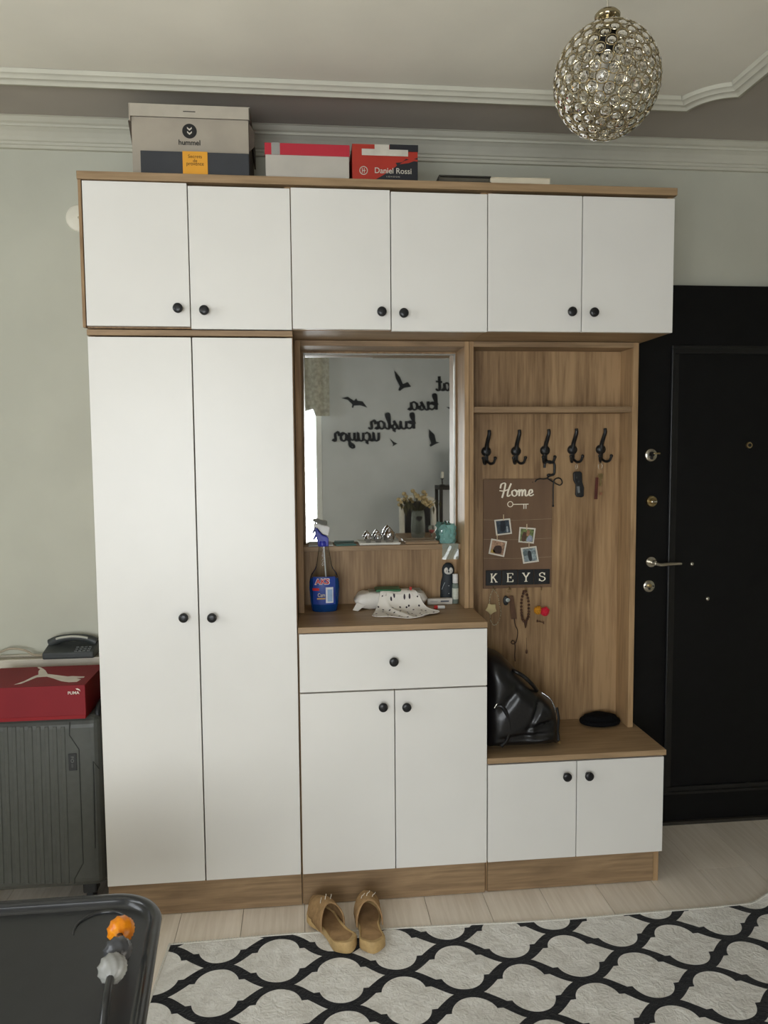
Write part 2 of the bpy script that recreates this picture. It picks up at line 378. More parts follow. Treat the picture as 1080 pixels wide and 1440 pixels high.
MB().box(c.x+.001, c.x+.026, .357, .367, c.z+.003, c.z+.009).build('thumb_turn', 'brass', o, bevel=.002)
c, o = rosette(916, 705, .0215, 'thumb_turn_rose', 'brass')
MB().lathe([(.010, 0), (.010, .008), (.008, .010)], (c.x, .378, c.z), 16, axis='y').build('turn_hub', 'brass', o, True)
MB().box(c.x-.011, c.x+.011, .356, .369, c.z-.0035, c.z+.0035).build('thumb_turn', 'steel', o, bevel=.002)
c, o = rosette(915, 790, .0215, 'handle_rose', 'steel')
h = MB().tube([(c.x, .379, c.z), (c.x, .345, c.z)], .0085, 12)
h.tube(smooth([(c.x, .347, c.z-.001), (c.x+.02, .343, c.z-.006), (c.x+.05, .342, c.z-.004), (c.x+.085, .342, c.z-.003), (c.x+.10, .345, c.z-.004)], 5), .0075, 12, taper=lambda t: 1.05-.3*t)
h.build('lever_handle', 'steel', o, True)
c, o = rosette(912, 824, .0235, 'lock_escutcheon', 'steel')
MB().lathe([(.0075, 0), (.0075, .006), (.006, .007)], (c.x, .378, c.z+.003), 16, axis='y').build('lock_cylinder', 'brass', o, True)
MB().box(c.x-.003, c.x+.003, .3725, .378, c.z-.013, c.z).build('keyway', 'dark_hole', o)
for s_ in (-1, 1): MB().lathe([(.003, 0), (.003, .0015)], (c.x+s_*.016, .3782, c.z), 10, axis='y').build('screw', 'dark_hole', o)
c, o = rosette(1053, 626, .0125, 'peephole', 'brass')
MB().lathe([(.0065, 0), (.0065, .002)], (c.x, .3778, c.z), 16, axis='y').build('peephole_lens', 'dark_hole', o)
for (u, v) in ((973, 793), (995, 842)):
    c = at_y(u, v, .383); MB().lathe([(.0085, 0), (.0085, .003), (.006, .006), (.002, .008)], (c.x, .385, c.z), 14, axis='y').build('bolt_cover', 'steel', d, True)

# round white cover plate on the wall beside the upper cabinets
t = thing('junction_box_cover', (-.12, YW, 2.25), 'round white plastic cover plate on the wall behind the upper cabinet corner', 'cover plate')
MB().lathe([(.045, 0), (.045, .004), (.041, .008), (.012, .010)], (-.12, YW, 2.25), 32, axis='y').build('plate', mat('cover_plastic', '#e8e4d4', .4, var=.03), t, True)
MB().lathe([(.004, 0), (.004, .002)], (-.12, YW-.0095, 2.25), 12, axis='y').build('screw', 'steel', t)

# ------------------------------------------------------------------ wardrobe units
def knob(u, v, parent, y=-.0):
    c = at_y(u, v, y-.02)
    return MB().lathe([(.0065, 0), (.0065, .009), (.012, .013), (.0145, .018), (.0145, .023), (.0125, .0255), (.004, .0262)], (c.x, y, c.z), 22, axis='y').build('knob', 'knob_black', parent, True)
def front(name, x0, x1, z0, z1, parent, knobs, y=0.0, g=.0014):
    o = MB().box(x0+g, x1-g, y, y+.018, z0+g, z1-g).build(name, 'white_laminate', parent, bevel=.0012)
    for (u, v) in knobs: knob(u, v, o, y)
    return o
ZP, ZB0, ZB1, ZD0, ZD1, ZS, ZL0, ZL1, ZU, ZT, ZTT = .106, .438, .457, .886, .905, .695, 1.794, 1.8115, 1.8175, 2.2386, 2.262
YBK = YW-.012
# three two-door wall cabinets under one continuous top board
UK = [[(250,433)], [(287,436)], [(537,438)], [(568,440)], [(805,438)], [(836,439)]]
UZ = [.003, -.004, -.001, -.005, -.003, -.003]
labs = ['white two-door upper cabinet standing on the tall wardrobe', 'white two-door upper cabinet above the mirror niche', 'white two-door upper cabinet above the coat hook panel, next to the black door']
for i in range(3):
    x0, x1 = i*.6, (i+1)*.6
    t = thing('upper_cabinet', (x0+.3, .2, ZU), labs[i], 'cabinet', 'upper cabinets in one row')
    m = MB(); e = .006 if i == 0 else 0
    m.box(x0-e, x0+.018, .019, YBK, ZU, ZT).box(x1-.018, x1-.0005, .019, YBK, ZU, ZT).box(x0+.018, x1-.018, .019, YBK, ZU, ZU+.018).box(x0+.018, x1-.018, YBK-.006, YBK, ZU+.018, ZT).box(x0+.018, x1-.018, .05, YBK-.006, 2.02, 2.036)
    if i == 0: m.box(-.010, -.0015, 0, .019, ZU, ZT)
    m.build('body', WZ, t)
    bt = MB().box(x0+.001, x1-.001, .02, YBK, ZU-.0008, ZU+.0005).build('bottom_panel', WXT, t) if i else None
    for k in (0, 1):
        j = 2*i+k; front('door', x0+k*.3, x0+(k+1)*.3, ZU+UZ[j], ZT-.004+UZ[j], t, UK[j])
t = tag(MB().box(-.012, 1.805, -.004, YBK, ZT+.0006, ZTT).build('top_board', WXT, None, bevel=.0015, origin=(.9, .2, ZT)), 'long oak top board capping all the white upper cabinets', 'board')

t = thing('tall_wardrobe', (.3, .2, 0), 'tall narrow white wardrobe with two full-height doors and oak plinth', 'wardrobe')
m = MB().box(0, .018, .019, YBK, .0, ZL0).box(.582, .6, .019, YBK, 0, ZL0).box(.018, .582, .03, YBK, ZP-.018, ZP).box(.018, .582, YBK-.006, YBK, ZP, ZL0)
m.build('body', WZ, t)
MB().box(0, .6, .0, YBK, ZL0+.0008, ZL1).build('top_panel', WX, t, bevel=.001)
MB().box(.002, .6, .008, .026, 0.002, ZP-.002).build('plinth', WX, t, bevel=.001)
front('door', .0, .301, ZP, ZL0-.002, t, [(258,869)], g=.0018); front('door', .301, .6, ZP, ZL0-.002, t, [(298,869)], g=.0018)

t = thing('dresser', (.9, .2, 0), 'waist-high white cabinet with one drawer above two doors and oak top', 'cabinet')
m = MB().box(.6015, .619, .019, YBK, 0, ZD0).box(1.183, 1.2005, .019, YBK, 0, ZD0).box(.619, 1.183, .03, YBK, ZP-.018, ZP).box(.619, 1.183, YBK-.006, YBK, ZP, ZD0).box(.619, 1.183, .022, YBK-.006, ZS-.009, ZS+.009)
m.build('body', WZ, t)
MB().box(.6015, 1.2012, -.006, YBK, ZD0+.0005, ZD1).build('top_panel', WXT, t, bevel=.0015)
MB().box(.606, 1.196, .008, .026, .002, ZP-.002).build('plinth', WX, t, bevel=.001)
front('drawer', .603, 1.202, ZS+.001, ZD0-.002, t, [(554,931)])
front('door', .603, .902, ZP, ZS-.001, t, [(539,995)]); front('door', .902, 1.202, ZP, ZS-.001, t, [(572,995)])

t = thing('bench_cabinet', (1.5, .2, 0), 'low white two-door shoe bench with oak seat top', 'bench')
m = MB().box(1.202, 1.22, .019, YBK, 0, ZB0).box(1.774, 1.7915, .012, YBK, 0, ZB0).box(1.22, 1.774, .03, YBK, ZP-.018, ZP).box(1.22, 1.774, YBK-.006, YBK, ZP, ZB0)
m.build('body', WZ, t)
MB().box(1.202, 1.805, -.004, YBK, ZB0+.0005, ZB1).build('seat_panel', WXT, t, bevel=.0015)
MB().box(1.206, 1.773, .01, .026, .002, ZP-.002).build('plinth', WX, t, bevel=.001)
front('door', 1.203, 1.501, ZP, ZB0-.004, t, [(798,1093)]); front('door', 1.501, 1.80, ZP, ZB0-.004, t, [(829,1092)])

YF, YP, YM = .21, .318, .345      # front of the recessed niches, face of their back panels
t = thing('mirror_niche', (.9, .3, ZD1), 'oak niche unit with large mirror and narrow shelf above the dresser', 'mirror unit')
ZN = ZU-.0025
MB().box(.602, .622, YF, YBK, ZD1+.0005, ZN).build('side_panel', WZ, t, bevel=.001)
MB().box(1.172, 1.1875, YF, YBK, ZD1+.0005, ZN).build('side_panel', WZ, t, bevel=.001)
MB().box(.622, 1.172, YF, YBK, 1.797, ZN).build('top_rail', WX, t, bevel=.001)
MB().box(.622, 1.172, YM+.006, YBK, ZD1+.0005, 1.797).build('back_panel', WZ, t)
MB().box(.622, 1.172, .275, YM+.006, 1.105, 1.1225).build('shelf', WX, t, bevel=.001)
mm = bpy.data.materials.new('mirror_silver'); mm.use_nodes = True; bb = mm.node_tree.nodes['Principled BSDF']
bb.inputs['Metallic'].default_value = 1; bb.inputs['Roughness'].default_value = .015
nz = mm.node_tree.nodes.new('ShaderNodeTexNoise'); nz.inputs['Scale'].default_value = 3; rp = mm.node_tree.nodes.new('ShaderNodeValToRGB')
rp.color_ramp.elements[0].color = (.80, .82, .80, 1); rp.color_ramp.elements[1].color = (.86, .87, .85, 1); mm.node_tree.links.new(nz.outputs['Fac'], rp.inputs['Fac']); mm.node_tree.links.new(rp.outputs['Color'], bb.inputs['Base Color'])
MATS['mirror_silver'] = mm
mir_o = MB().box(.636, 1.163, YM, YM+.0055, 1.1245, 1.786).build('mirror', 'mirror_silver', t, bevel=.002)
m = MB().box(1.163, 1.167, YM-.002, YM+.005, 1.1245, 1.788).box(.632, .636, YM-.002, YM+.005, 1.1245, 1.788).box(.632, 1.167, YM-.002, YM+.005, 1.786, 1.790)
m.build('mirror_edge', mat('mirror_edge', '#d8d8d0', .15, .6), t)

t = thing('coat_panel', (1.5, .3, ZB1), 'oak coat panel with a top shelf and five black coat hooks', 'coat rack')
MB().box(1.189, 1.2035, YF, YBK, ZD1+.0005, ZN).build('side_panel', WZ, t, bevel=.001)
MB().box(1.764, 1.7835, YF, YBK, ZB1+.0005, ZN).build('side_panel', WZ, t, bevel=.001)
MB().box(1.2035, 1.764, YF, YBK, 1.797, ZN).build('top_rail', WX, t, bevel=.001)
MB().box(1.2035, 1.764, YP, YBK, ZB1+.0005, 1.797).build('back_panel', WZ, t)
MB().box(1.2035, 1.764, YF+.006, YP, 1.577, 1.597).build('shelf', WX, t, bevel=.001)
coat = t
# the five double hooks
hook_xz = [(684.5, 635), (726.5, 634.5), (767.5, 633.5), (806, 632.5), (846, 632)]
HB = []
for (u, v) in hook_xz:
    c = at_y(u, v, YP-.012); HB.append(c)
    h = MB().lathe([(.0178, 0), (.0178, .006), (.015, .012), (.008, .016)], (c.x, YP, c.z), 22, axis='y').build('coat_hook', 'black', coat, True)
    s_ = c.x
    MB().tube(smooth([(s_, YP-.008, c.z), (s_, YP-.014, c.z+.022), (s_+.001, YP-.028, c.z+.043), (s_+.003, YP-.036, c.z+.060), (s_+.003, YP-.034, c.z+.074)], 5), 0.0074, 10, taper=lambda q: 1.1-.3*q).build('upper_prong', 'black', h, True)
    MB().box(s_-.0065, s_+.0065, YP-.012, YP-.002, c.z-.038, c.z-.002).build('stem', 'black', h, bevel=.003)
    for sg in (-1, 1):
        m = MB().tube(smooth([(s_+sg*.002, YP-.008, c.z-.034), (s_+sg*.009, YP-.026, c.z-.043), (s_+sg*.017, YP-.042, c.z-.040), (s_+sg*.021, YP-.049, c.z-.026)], 5), .0046, 9)
        m.ball((s_+sg*.0212, YP-.0495, c.z-.023), .0062, seg=10, rings=6).build('lower_prong', 'black', h, True)

# ------------------------------------------------------------------ rug
RX0, RX1, RY0, RY1 = .212, 2.16, -1.30, -.163
mr_ = bpy.data.materials.new('rug_trellis'); mr_.use_nodes = True; nt = mr_.node_tree; N = nt.nodes; L = nt.links; b = N['Principled BSDF']
b.inputs['Roughness'].default_value = .95; b.inputs['Specular IOR Level'].default_value = .1; b.inputs['Sheen Weight'].default_value = .15
tc = N.new('ShaderNodeUVMap'); mp = N.new('ShaderNodeMapping'); mp.vector_type = 'POINT'
def M_(op, a, c=None, e=None):
    n = N.new('ShaderNodeMath'); n.operation = op
    for i, q in enumerate((a, c, e)):
        if q is None: continue
        if isinstance(q, (int, float)): n.inputs[i].default_value = q
        else: L.new(q, n.inputs[i])
    return n.outputs[0]
RA = math.radians(2.1); PX_, PY_ = .333, .214
sep = N.new('ShaderNodeSeparateXYZ'); L.new(tc.outputs['UV'], sep.inputs[0])
# UV carries metres; turn by the weave angle round a lattice point
jx, jy = .87, -.358
wob = N.new('ShaderNodeTexNoise'); wob.inputs['Scale'].default_value = 6; L.new(tc.outputs['UV'], wob.inputs['Vector'])
wf = M_('MULTIPLY', M_('SUBTRACT', wob.outputs['Fac'], .5), .012)
dx = M_('ADD', M_('SUBTRACT', sep.outputs['X'], jx), wf); dy = M_('ADD', M_('SUBTRACT', sep.outputs['Y'], jy), wf)
px = M_('ADD', M_('MULTIPLY', dx, math.cos(RA)), M_('MULTIPLY', dy, math.sin(RA)))
py = M_('SUBTRACT', M_('MULTIPLY', dy, math.cos(RA)), M_('MULTIPLY', dx, math.sin(RA)))
def cell(ox, oy):
    qx = M_('PINGPONG', M_('ADD', M_('ADD', px, ox), 40*PX_), PX_/2); qy = M_('PINGPONG', M_('ADD', M_('ADD', py, oy), 40*PY_), PY_/2)
    yy = M_('SUBTRACT', qy, .0325); rr = M_('SQRT', M_('ADD', M_('MULTIPLY', qx, qx), M_('MULTIPLY', yy, yy)))
    top = M_('LESS_THAN', rr, .0600)
    core = M_('MULTIPLY', M_('LESS_THAN', qx, .058), M_('LESS_THAN', qy, .046))
    g = M_('MINIMUM', M_('MULTIPLY', M_('POWER', M_('MAXIMUM', M_('SUBTRACT', .125, qx), 0.0), 1.25), 1.75), .042)
    tip = M_('LESS_THAN', qy, g)
    return M_('MAXIMUM', M_('MAXIMUM', top, tip), core)
white = M_('MAXIMUM', cell(0, PY_/2), cell(PX_/2, 0))
n1 = N.new('ShaderNodeTexNoise'); n1.inputs['Scale'].default_value = 16; n1.inputs['Detail'].default_value = 7; n1.inputs['Roughness'].default_value = .65; n1.inputs['Distortion'].default_value = .8; L.new(tc.outputs['UV'], n1.inputs['Vector'])
n2 = N.new('ShaderNodeTexNoise'); n2.inputs['Scale'].default_value = 55; n2.inputs['Detail'].default_value = 4; n2.inputs['Distortion'].default_value = 1.5; L.new(tc.outputs['UV'], n2.inputs['Vector'])
rp = N.new('ShaderNodeValToRGB'); L.new(n1.outputs['Fac'], rp.inputs['Fac']); e = rp.color_ramp.elements
e[0].position = .3; e[0].color = (*lin('#cfcbc2'), 1); e[1].position = .7; e[1].color = (*lin('#f0eee8'), 1)
mx = N.new('ShaderNodeMix'); mx.data_type = 'RGBA'; L.new(white, mx.inputs['Factor']); mx.inputs['A'].default_value = (*lin('#17181b'), 1); L.new(rp.outputs['Color'], mx.inputs['B']); L.new(mx.outputs['Result'], b.inputs['Base Color'])
bp = N.new('ShaderNodeBump'); bp.inputs['Strength'].default_value = .9; bp.inputs['Distance'].default_value = .012
L.new(M_('ADD', M_('MULTIPLY', n1.outputs['Fac'], .7), M_('MULTIPLY', n2.outputs['Fac'], .45)), bp.inputs['Height']); L.new(bp.outputs['Normal'], b.inputs['Normal'])
MATS['rug_trellis'] = mr_
mat('rug_back', '#cfc4ae', .9, var=.1, scale=200)
rug = thing('rug', (1.1, -.7, 0), 'pale grey rug with black trellis pattern lying before the wardrobe', 'rug')
def rug_z(x, y):
    z = .007+.0016*math.sin(x*9+y*4)*math.cos(y*11-x*3)
    k = max(0, (x-2.02)/.16)*max(0, min(1, (y+.42)/.26)); z += .055*min(k, 1.3)**1.6
    return max(z, .0062)
nx, ny = 120, 60; vs = []; uv = []
for j in range(ny+1):
    for i in range(nx+1):
        x = RX0+(RX1-RX0)*i/nx; y = RY0+(RY1-RY0)*j/ny
        xx = x-(y-RY1)*.055*(1-i/nx)*0 - (RY1-y)*.05*(1-i/nx)
        k = max(0, (x-2.02)/.16)*max(0, min(1, (y+.42)/.26)); yy = y+.012*math.sin(x*3.1)*(j/ny) + .05*min(k, 1.2)
        vs.append((xx, yy, rug_z(x, y))); uv.append((xx, yy))
fs = [(j*(nx+1)+i, j*(nx+1)+i+1, (j+1)*(nx+1)+i+1, (j+1)*(nx+1)+i) for j in range(ny) for i in range(nx)]
o = MB().add(vs, fs).build('pile', 'rug_trellis', rug, True)
ul = o.data.uv_layers.new(name='UVMap')
for lp in o.data.loops: ul.data[lp.index].uv = uv[lp.vertex_index]
MB().add([(x, y, z-.0045) for x, y, z in vs], [tuple(reversed(f)) for f in fs]).build('backing', 'rug_back', rug, True)
# bound edges with stitched teeth
edge = [vs[ny*(nx+1)+i] for i in range(nx+1)]
MB().tube([(x, y+.001, z-.001) for x, y, z in edge], .0032, 6).tube([vs[j*(nx+1)] for j in range(ny+1)], .0035, 6).build('binding', mat('binding', '#d9d6cc', .9, var=.15, scale=300), rug, True)
m = MB()
for q in range(230):
    s_ = q/229*(nx-.001); i = int(s_); f = s_-i; p = Vector(edge[i]).lerp(Vector(edge[i+1]), f)
    m.box(p.x-.0016, p.x+.0016, p.y+.001, p.y+.007, p.z-.003, p.z+.0015)
o = m.build('stitching', MATS['binding'], rug); o['kind'] = 'stuff'

# ------------------------------------------------------------------ clogs
mat('suede', '#9b7d58', .9, var=.2, scale=60, bump=.2, spec=.1); mat('footbed', '#a58560', .85, var=.2, scale=30, bump=.1, spec=.15); mat('eva_sole', '#b89a68', .7, var=.12, scale=80)
mat('clog_lining', '#4a3a28', .95, var=.2); mat('lace_white', '#e3ddd0', .8)
def clog(loc, ang, side, label):
    t = thing('clog', loc, label, 'shoe', 'pair of clogs', rz=ang); t.scale = (.92, .84, .92)
    ORI[t] = Vector((0,0,0))
    # local frame: heel at y=0, toe at +y
    half = [(0, .038), (.03, .041), (.07, .036), (.11, .035), (.15, .042), (.19, .046), (.22, .040), (.245, .022)]
    def outl(g):
        out = [(-side*.004, -.03*0-.030)]
        pts = [( w_*g+side*(.004 if y > .12 else 0), y) for y, w_ in half]
        ptl = [(-w_*g*.95+side*(.008 if y > .16 else 0), y) for y, w_ in reversed(half)]
        return smooth([(0, -.032)]+pts+[(side*.01, .256)]+ptl, 4, True)
    P = outl(1.0); n = len(P); m = MB(); lev = [(0, .95), (.004, 1.0), (.020, 1.0), (.026, .97), (.026, .90), (.021, .82)]
    vs_ = []
    for z, g in lev:
        for p in P:
            c = Vector((0, .11)); q = c+(Vector(p)-c)*g; zz = z+(.012*max(0, (.05-p.y)/.08) if z > .01 else 0)+(.006*max(0, (p.y-.2)/.05) if z > .01 else 0); vs_.append((q.x, q.y, zz))
    fs_ = [(i*n+k, i*n+(k+1) % n, (i+1)*n+(k+1) % n, (i+1)*n+k) for i in range(len(lev)-1) for k in range(n)]+[tuple(reversed(range(n)))]
    m.add(vs_, fs_).build('sole', 'eva_sole', t, True)
    MB().add(vs_[-n:]+[(0, .11, .020)], [(k, (k+1) % n, n) for k in range(n)]).build('footbed', 'footbed', t, True)
    # upper: arched shell from the toe back to a slanting mouth
    def shell(g, zl, rim):
        rows = []
        for i in range(13):
            f = i/12; y = .262-(.262-(.098))*f
            wv = .042*math.sin(min(1, f*1.9+.12)*PI/2)*g; hh = (.030+.042*math.sin(min(1, f*1.25+.05)*PI/2))*g
            row = []
            for k in range(15):
                a = PI*k/14; xx = math.cos(a)*wv+side*(.006 if f < .5 else .003); zz = zl+math.sin(a)**.8*hh
                yy = y+(math.sin(a)**2)*(.030 if f > .6 else 0)*(f-.6)/.4+.012*0
                row.append((xx, yy, zz))
            rows.append(row)
        v_ = [p for r_ in rows for p in r_]; f_ = [(i*15+k, i*15+k+1, (i+1)*15+k+1, (i+1)*15+k) for i in range(12) for k in range(14)]
        f_.append(tuple(range(15)))
        return v_, f_, rows
    v_, f_, rows = shell(1, .020, 0); up = MB().add(v_, [tuple(reversed(q)) for q in f_]).build('upper', 'suede', t, True)
    md = up.modifiers.new('thick', 'SOLIDIFY'); md.thickness = .0028; md.offset = -1
    MB().tube(rows[-1], .0022, 6).build('mouth_edge', 'footbed', up, True)
    m = MB()
    top = rows[8]
    for q in (5, 7, 9):
        a = Vector(rows[9][q]); m.tube(smooth([a+Vector((-.004, 0, .002)), a+Vector((0, .006, .008)), a+Vector((.006, .016, .005)), a+Vector((.010, .024, .006))], 4), .0011, 6)
    m.build('lace', 'lace_white', up, True)
    return t
def place(u0, v0, u1, v1):
    a = at_z(u0, v0, .02); c = at_z(u1, v1, .02); d_ = c-a; return a, math.atan2(d_.y, d_.x)-PI/2
a, an = place(487, 1330, 447, 1282); clog((a.x, a.y, .0095), an, -1, 'tan suede clog with its toe turned towards the tall wardrobe')
a, an = place(524, 1330, 513, 1279); clog((a.x, a.y, .0095), an, 1, 'tan suede clog with its toe pointing straight at the dresser plinth')

# ------------------------------------------------------------------ radiator, telephone, suitcase, red box
mat('radiator_enamel', '#cfc8b8', .4, var=.04); mat('grille_dark', '#3d3830', .6)
t = thing('radiator', (-.56, .36, .1), 'cream panel radiator with slotted top grille under the telephone', 'radiator')
m = MB().box(-1.1, -.015, .335, .342, .14, .742).box(-1.1, -.015, .402, .409, .14, .742).box(-1.1, -1.094, .342, .402, .14, .742).box(-.021, -.015, .342, .402, .14, .742)
for i in range(26): m.box(-1.08+i*.041, -1.06+i*.041, .330, .335, .18, .70)
m.build('panel', 'radiator_enamel', t)
MB().box(-1.094, -.021, .342, .402, .70, .71).build('convector', 'grille_dark', t)
m = MB()
for i in range(120):
    x = -1.09+i*.009; m.prism([(x, .343, .736), (x+.004, .343, .736), (x+.016, .401, .736), (x+.012, .401, .736)], (0, 0, .004))
o = m.build('grille', 'radiator_enamel', t); o['kind'] = 'stuff'
MB().box(-1.1, -.015, .332, .345, .742, .748).box(-1.1, -.015, .399, .409, .742, .748).box(-.04, -.015, .345, .399, .742, .748).build('top_frame', 'radiator_enamel', t, bevel=.001)
for x in (-.1, -1.0): MB().tube([(x, .372, .14), (x, .372, .0)], .008, 10).build('pipe', 'radiator_enamel', t, True)

mat('phone_grey', '#3b3f3e', .45, var=.1); mat('phone_light', '#b9b9ac', .4, var=.06); mat('cable_beige', '#a99d88', .6)
p0 = at_z(88, 923, .749); cx = -.185; cy = .368
t = thing('telephone', (cx, cy, .749), 'dark grey desk telephone with curved handset resting on the radiator', 'telephone')
w_ = .085
m = MB().prism([(cx-w_, cy-.052, .7486), (cx-w_, cy-.052, .772), (cx-w_, cy+.036, .792), (cx-w_, cy+.036, .7486)], (2*w_, 0, 0)); m.build('base', 'phone_grey', t, bevel=.005)
hs_ = smooth([(cx-w_*.92, cy+.016, .789), (cx-w_*.55, cy+.014, .803), (cx, cy+.012, .809), (cx+w_*.55, cy+.014, .803), (cx+w_*.92, cy+.016, .789)], 6)
hd = MB().tube(hs_, .0125, 12, taper=lambda q: 1+.5*abs(q-.5)).build('handset', 'phone_grey', t, True)
MB().tube([(x, y-.0115, z+.006) for x, y, z in hs_[5:-5]], .0042, 8).build('handset_trim', 'phone_light', hd, True)
m = MB()
for i in range(4):
    for j in range(3): m.box(cx+.02+i*.014, cx+.03+i*.014, cy-.048+j*.014, cy-.039+j*.014, .772+j*.0032, .7765+j*.0032)
m.build('keypad', mat('phone_keys', '#565a58', .5), t)
tag(MB().tube(smooth([(-.62, .37, .752), (-.46, .378, .758), (-.40, .380, .775), (-.35, .378, .770), (-.315, .372, .753), (-.285, .366, .7525)], 6), .0038, 8).build('telephone_cable', 'cable_beige', None, True, origin=(-.45, .375, .75)), 'beige telephone cable looping over the radiator grille', 'cable')

mat('suitcase_shell', '#4e504b', .42, var=.06, scale=50, bump=.03); mat('suitcase_dark', '#2b2c2c', .5); mat('suitcase_seam', '#2e302e', .6)
SX0, SX1, SY0, SY1, SZ0, SZ1 = -.47, -.014, .055, .285, .075, .632
t = thing('suitcase', ((SX0+SX1)/2, .17, 0), 'grey ribbed hard-shell suitcase standing against the side of the tall wardrobe', 'suitcase')
MB().box(SX0, SX1, SY0, .168, SZ0, SZ1).build('front_shell', 'suitcase_shell', t, bevel=.035, seg=5)
MB().box(SX0, SX1, .172, SY1, SZ0, SZ1).build('back_shell', 'suitcase_shell', t, bevel=.035, seg=5)
MB().box(SX0+.006, SX1-.006, .160, .180, SZ0+.006, SZ1-.006).build('zip_band', 'suitcase_dark', t, bevel=.02)
def sp(u, v): return at_y(u, v, SY0-.001)
for i in range(9):      # vertical ribs pressed into the shell
    u0 = 88-i*11.5; a = sp(u0+0, 1022); c = sp(u0+7, 1243); w2 = .0065
    m = MB().prism([(a.x-w2, SY0+.002, a.z), (c.x-w2, SY0+.002, c.z), (c.x+w2, SY0+.002, c.z), (a.x+w2, SY0+.002, a.z)], (0, -.0045, 0)); m.build('rib', 'suitcase_shell', t, bevel=.002)
for L_ in ([(98,1016),(97.5,1034),(111,1054),(113,1110),(117,1214),(105,1236),(105,1247)], [(142,1081),(131,1071),(132.5,1130),(134,1193)]):
    pts = [sp(*q) for q in L_]; pts = [Vector((min(p.x, SX1-.012), SY0-.0003, max(p.z, SZ0+.02))) for p in pts]
    MB().tube(pts, .0016, 6).build('seam', 'suitcase_seam', t)
a = sp(96, 1060); c = sp(108.5, 1083)
bdg = MB().box(a.x, c.x, SY0-.004, SY0+.0005, c.z, a.z).build('badge', 'suitcase_dark', t, bevel=.001)
lettering('badge_lettering', 'FO', (c.x-a.x)*.36, ((a.x+c.x)/2, SY0-.0042, a.z-(a.z-c.z)*.34), (0, 0, -1), (1, 0, 0), mat('badge_print', '#6d706a', .5), bdg, depth=.0004, width=(a.z-c.z)*.36)
MB().box(a.x+.009, c.x-.010, SY0-.0048, SY0-.0043, c.z+.010, c.z+.022).build('badge_marks', mat('badge_faint', '#454745', .6), bdg)
MB().tube(smooth([(SX1-.020, .09, SZ1-.012), (SX1-.020, .11, SZ1+.016), (SX1-.020, .22, SZ1+.016), (SX1-.020, .25, SZ1-.012)], 4), .009, 8).build('corner_handle', 'suitcase_dark', t, True)
for x in (SX0+.06, SX1-.06):
    for y in (.1, .24): 
        wh = MB().box(x-.022, x+.022, y-.022, y+.022, .045, .085).build('wheel_housing', 'suitcase_dark', t, bevel=.006)
        MB().lathe([(.026, -.010), (.028, -.006), (.028, .006), (.026, .010)], (x, y, .0285), 18, axis='x').build('wheel', 'rubber', wh, True)

mat('red_card', '#860a14', .65, var=.06, scale=8); mat('red_lid', '#7c0e19', .65, var=.06, scale=8); mat('print_white', '#d9d2c6', .6)
BX0, BX1, BY0, BY1, BZ0, BZ1 = -.385, -.052, .03, .262, .633, .740
t = thing('shoebox', (-.22, .146, BZ0), 'red shoebox with white leaping cat print on its lid, lying on the suitcase', 'box')
MB().box(BX0+.002, BX1-.002, BY0+.002, BY1-.002, BZ0+.0006, BZ1-.04).build('box', 'red_card', t, bevel=.001)
lid = MB().box(BX0, BX1, BY0, BY1, BZ0+.012, BZ1).build('lid', 'red_lid', t, bevel=.0015)
def lz(u, v): p = at_z(u, v, BZ1); return (p.x, min(max(p.y, BY0+.004), BY1-.004), BZ1+.0002)
cat = [(20,963),(34,958),(48,951),(54,949),(54,944),(57,941),(54,940),(54,937),(58,936.5),(60,940),(64,943),(67,948),(80,949.5),(95,951.5),(102,951),(119,951.5),(118,953),(107,954),(114,955.5),(108,959),(97,959.5),(86,958),(76,954.5),(66,951.5),(52,952.5),(40,957.5),(30,961.5)]
m = MB().prism([lz(*q) for q in cat], (0, 0, .0004)); m.build('leaping_cat_print', 'print_white', lid)
def lf(u, v): return at_y(u, v, BY0-.0004)
a = lf(103.5, 974.3); lettering('brand_lettering', 'PUMA', .0095, (a.x, BY0, a.z), (1,0,0), (0,0,1), 'print_white', lid, depth=.0006, width=.034, bold=.02)
pk = [(106,968.5),(109,968),(112,969.5),(113,972.5),(111.5,970.8),(108,969.8)]
MB().prism([(lf(*q).x, BY0-.0002, lf(*q).z) for q in pk], (0, -.0004, 0)).build('small_cat_print', 'print_white', lid)

# ------------------------------------------------------------------ baby walker with bead bar
mat('walker_black', '#2a2b2c', .28, var=.08, scale=20, coat=.3); mat('walker_tray', '#2f3031', .4, var=.06, scale=25)
TZ = .50
t = thing('baby_walker', (.04, -.98, 0), 'black plastic baby walker with rounded play tray and bead bar', 'baby walker')
def rrect(x0, x1, y0, y1, r, n=8, skew=0.0):
    out = []
    for (cx_, cy_, a0) in ((x1-r, y1-r, 0), (x0+r, y1-r, PI/2), (x0+r, y0+r, PI), (x1-r, y0+r, 1.5*PI)):
        for i in range(n+1):
            a = a0+PI/2*i/n; out.append((cx_+r*math.cos(a), cy_+r*math.sin(a)))
    return out
TX0, TX1, TY0, TY1 = -.30, .325, -1.24, -.728
lev = [(-.060, -.12), (-.050, -.11), (-.022, -.035), (-.008, -.004), (0, -.001), (.004, 0.0), (.004, -.012), (0, -.020), (-.010, -.028), (-.016, -.036)]
R0 = rrect(TX0, TX1, TY0, TY1, .115, 10); n = len(R0); cxx, cyy = (TX0+TX1)/2, (TY0+TY1)/2; vs = []
def inset(g):
    return rrect(TX0-g, TX1+g, TY0-g, TY1+g, max(.02, .115+g), 10)
lv = [(-.060, .09), (-.048, .075), (-.026, .016), (-.012, .004), (-.003, .0), (.003, .002), (.004, .008), (.002, .015), (-.003, .019), (-.011, .022), (-.014, .027)]
vs = []
for g, dz in [(0,0)]*0: pass
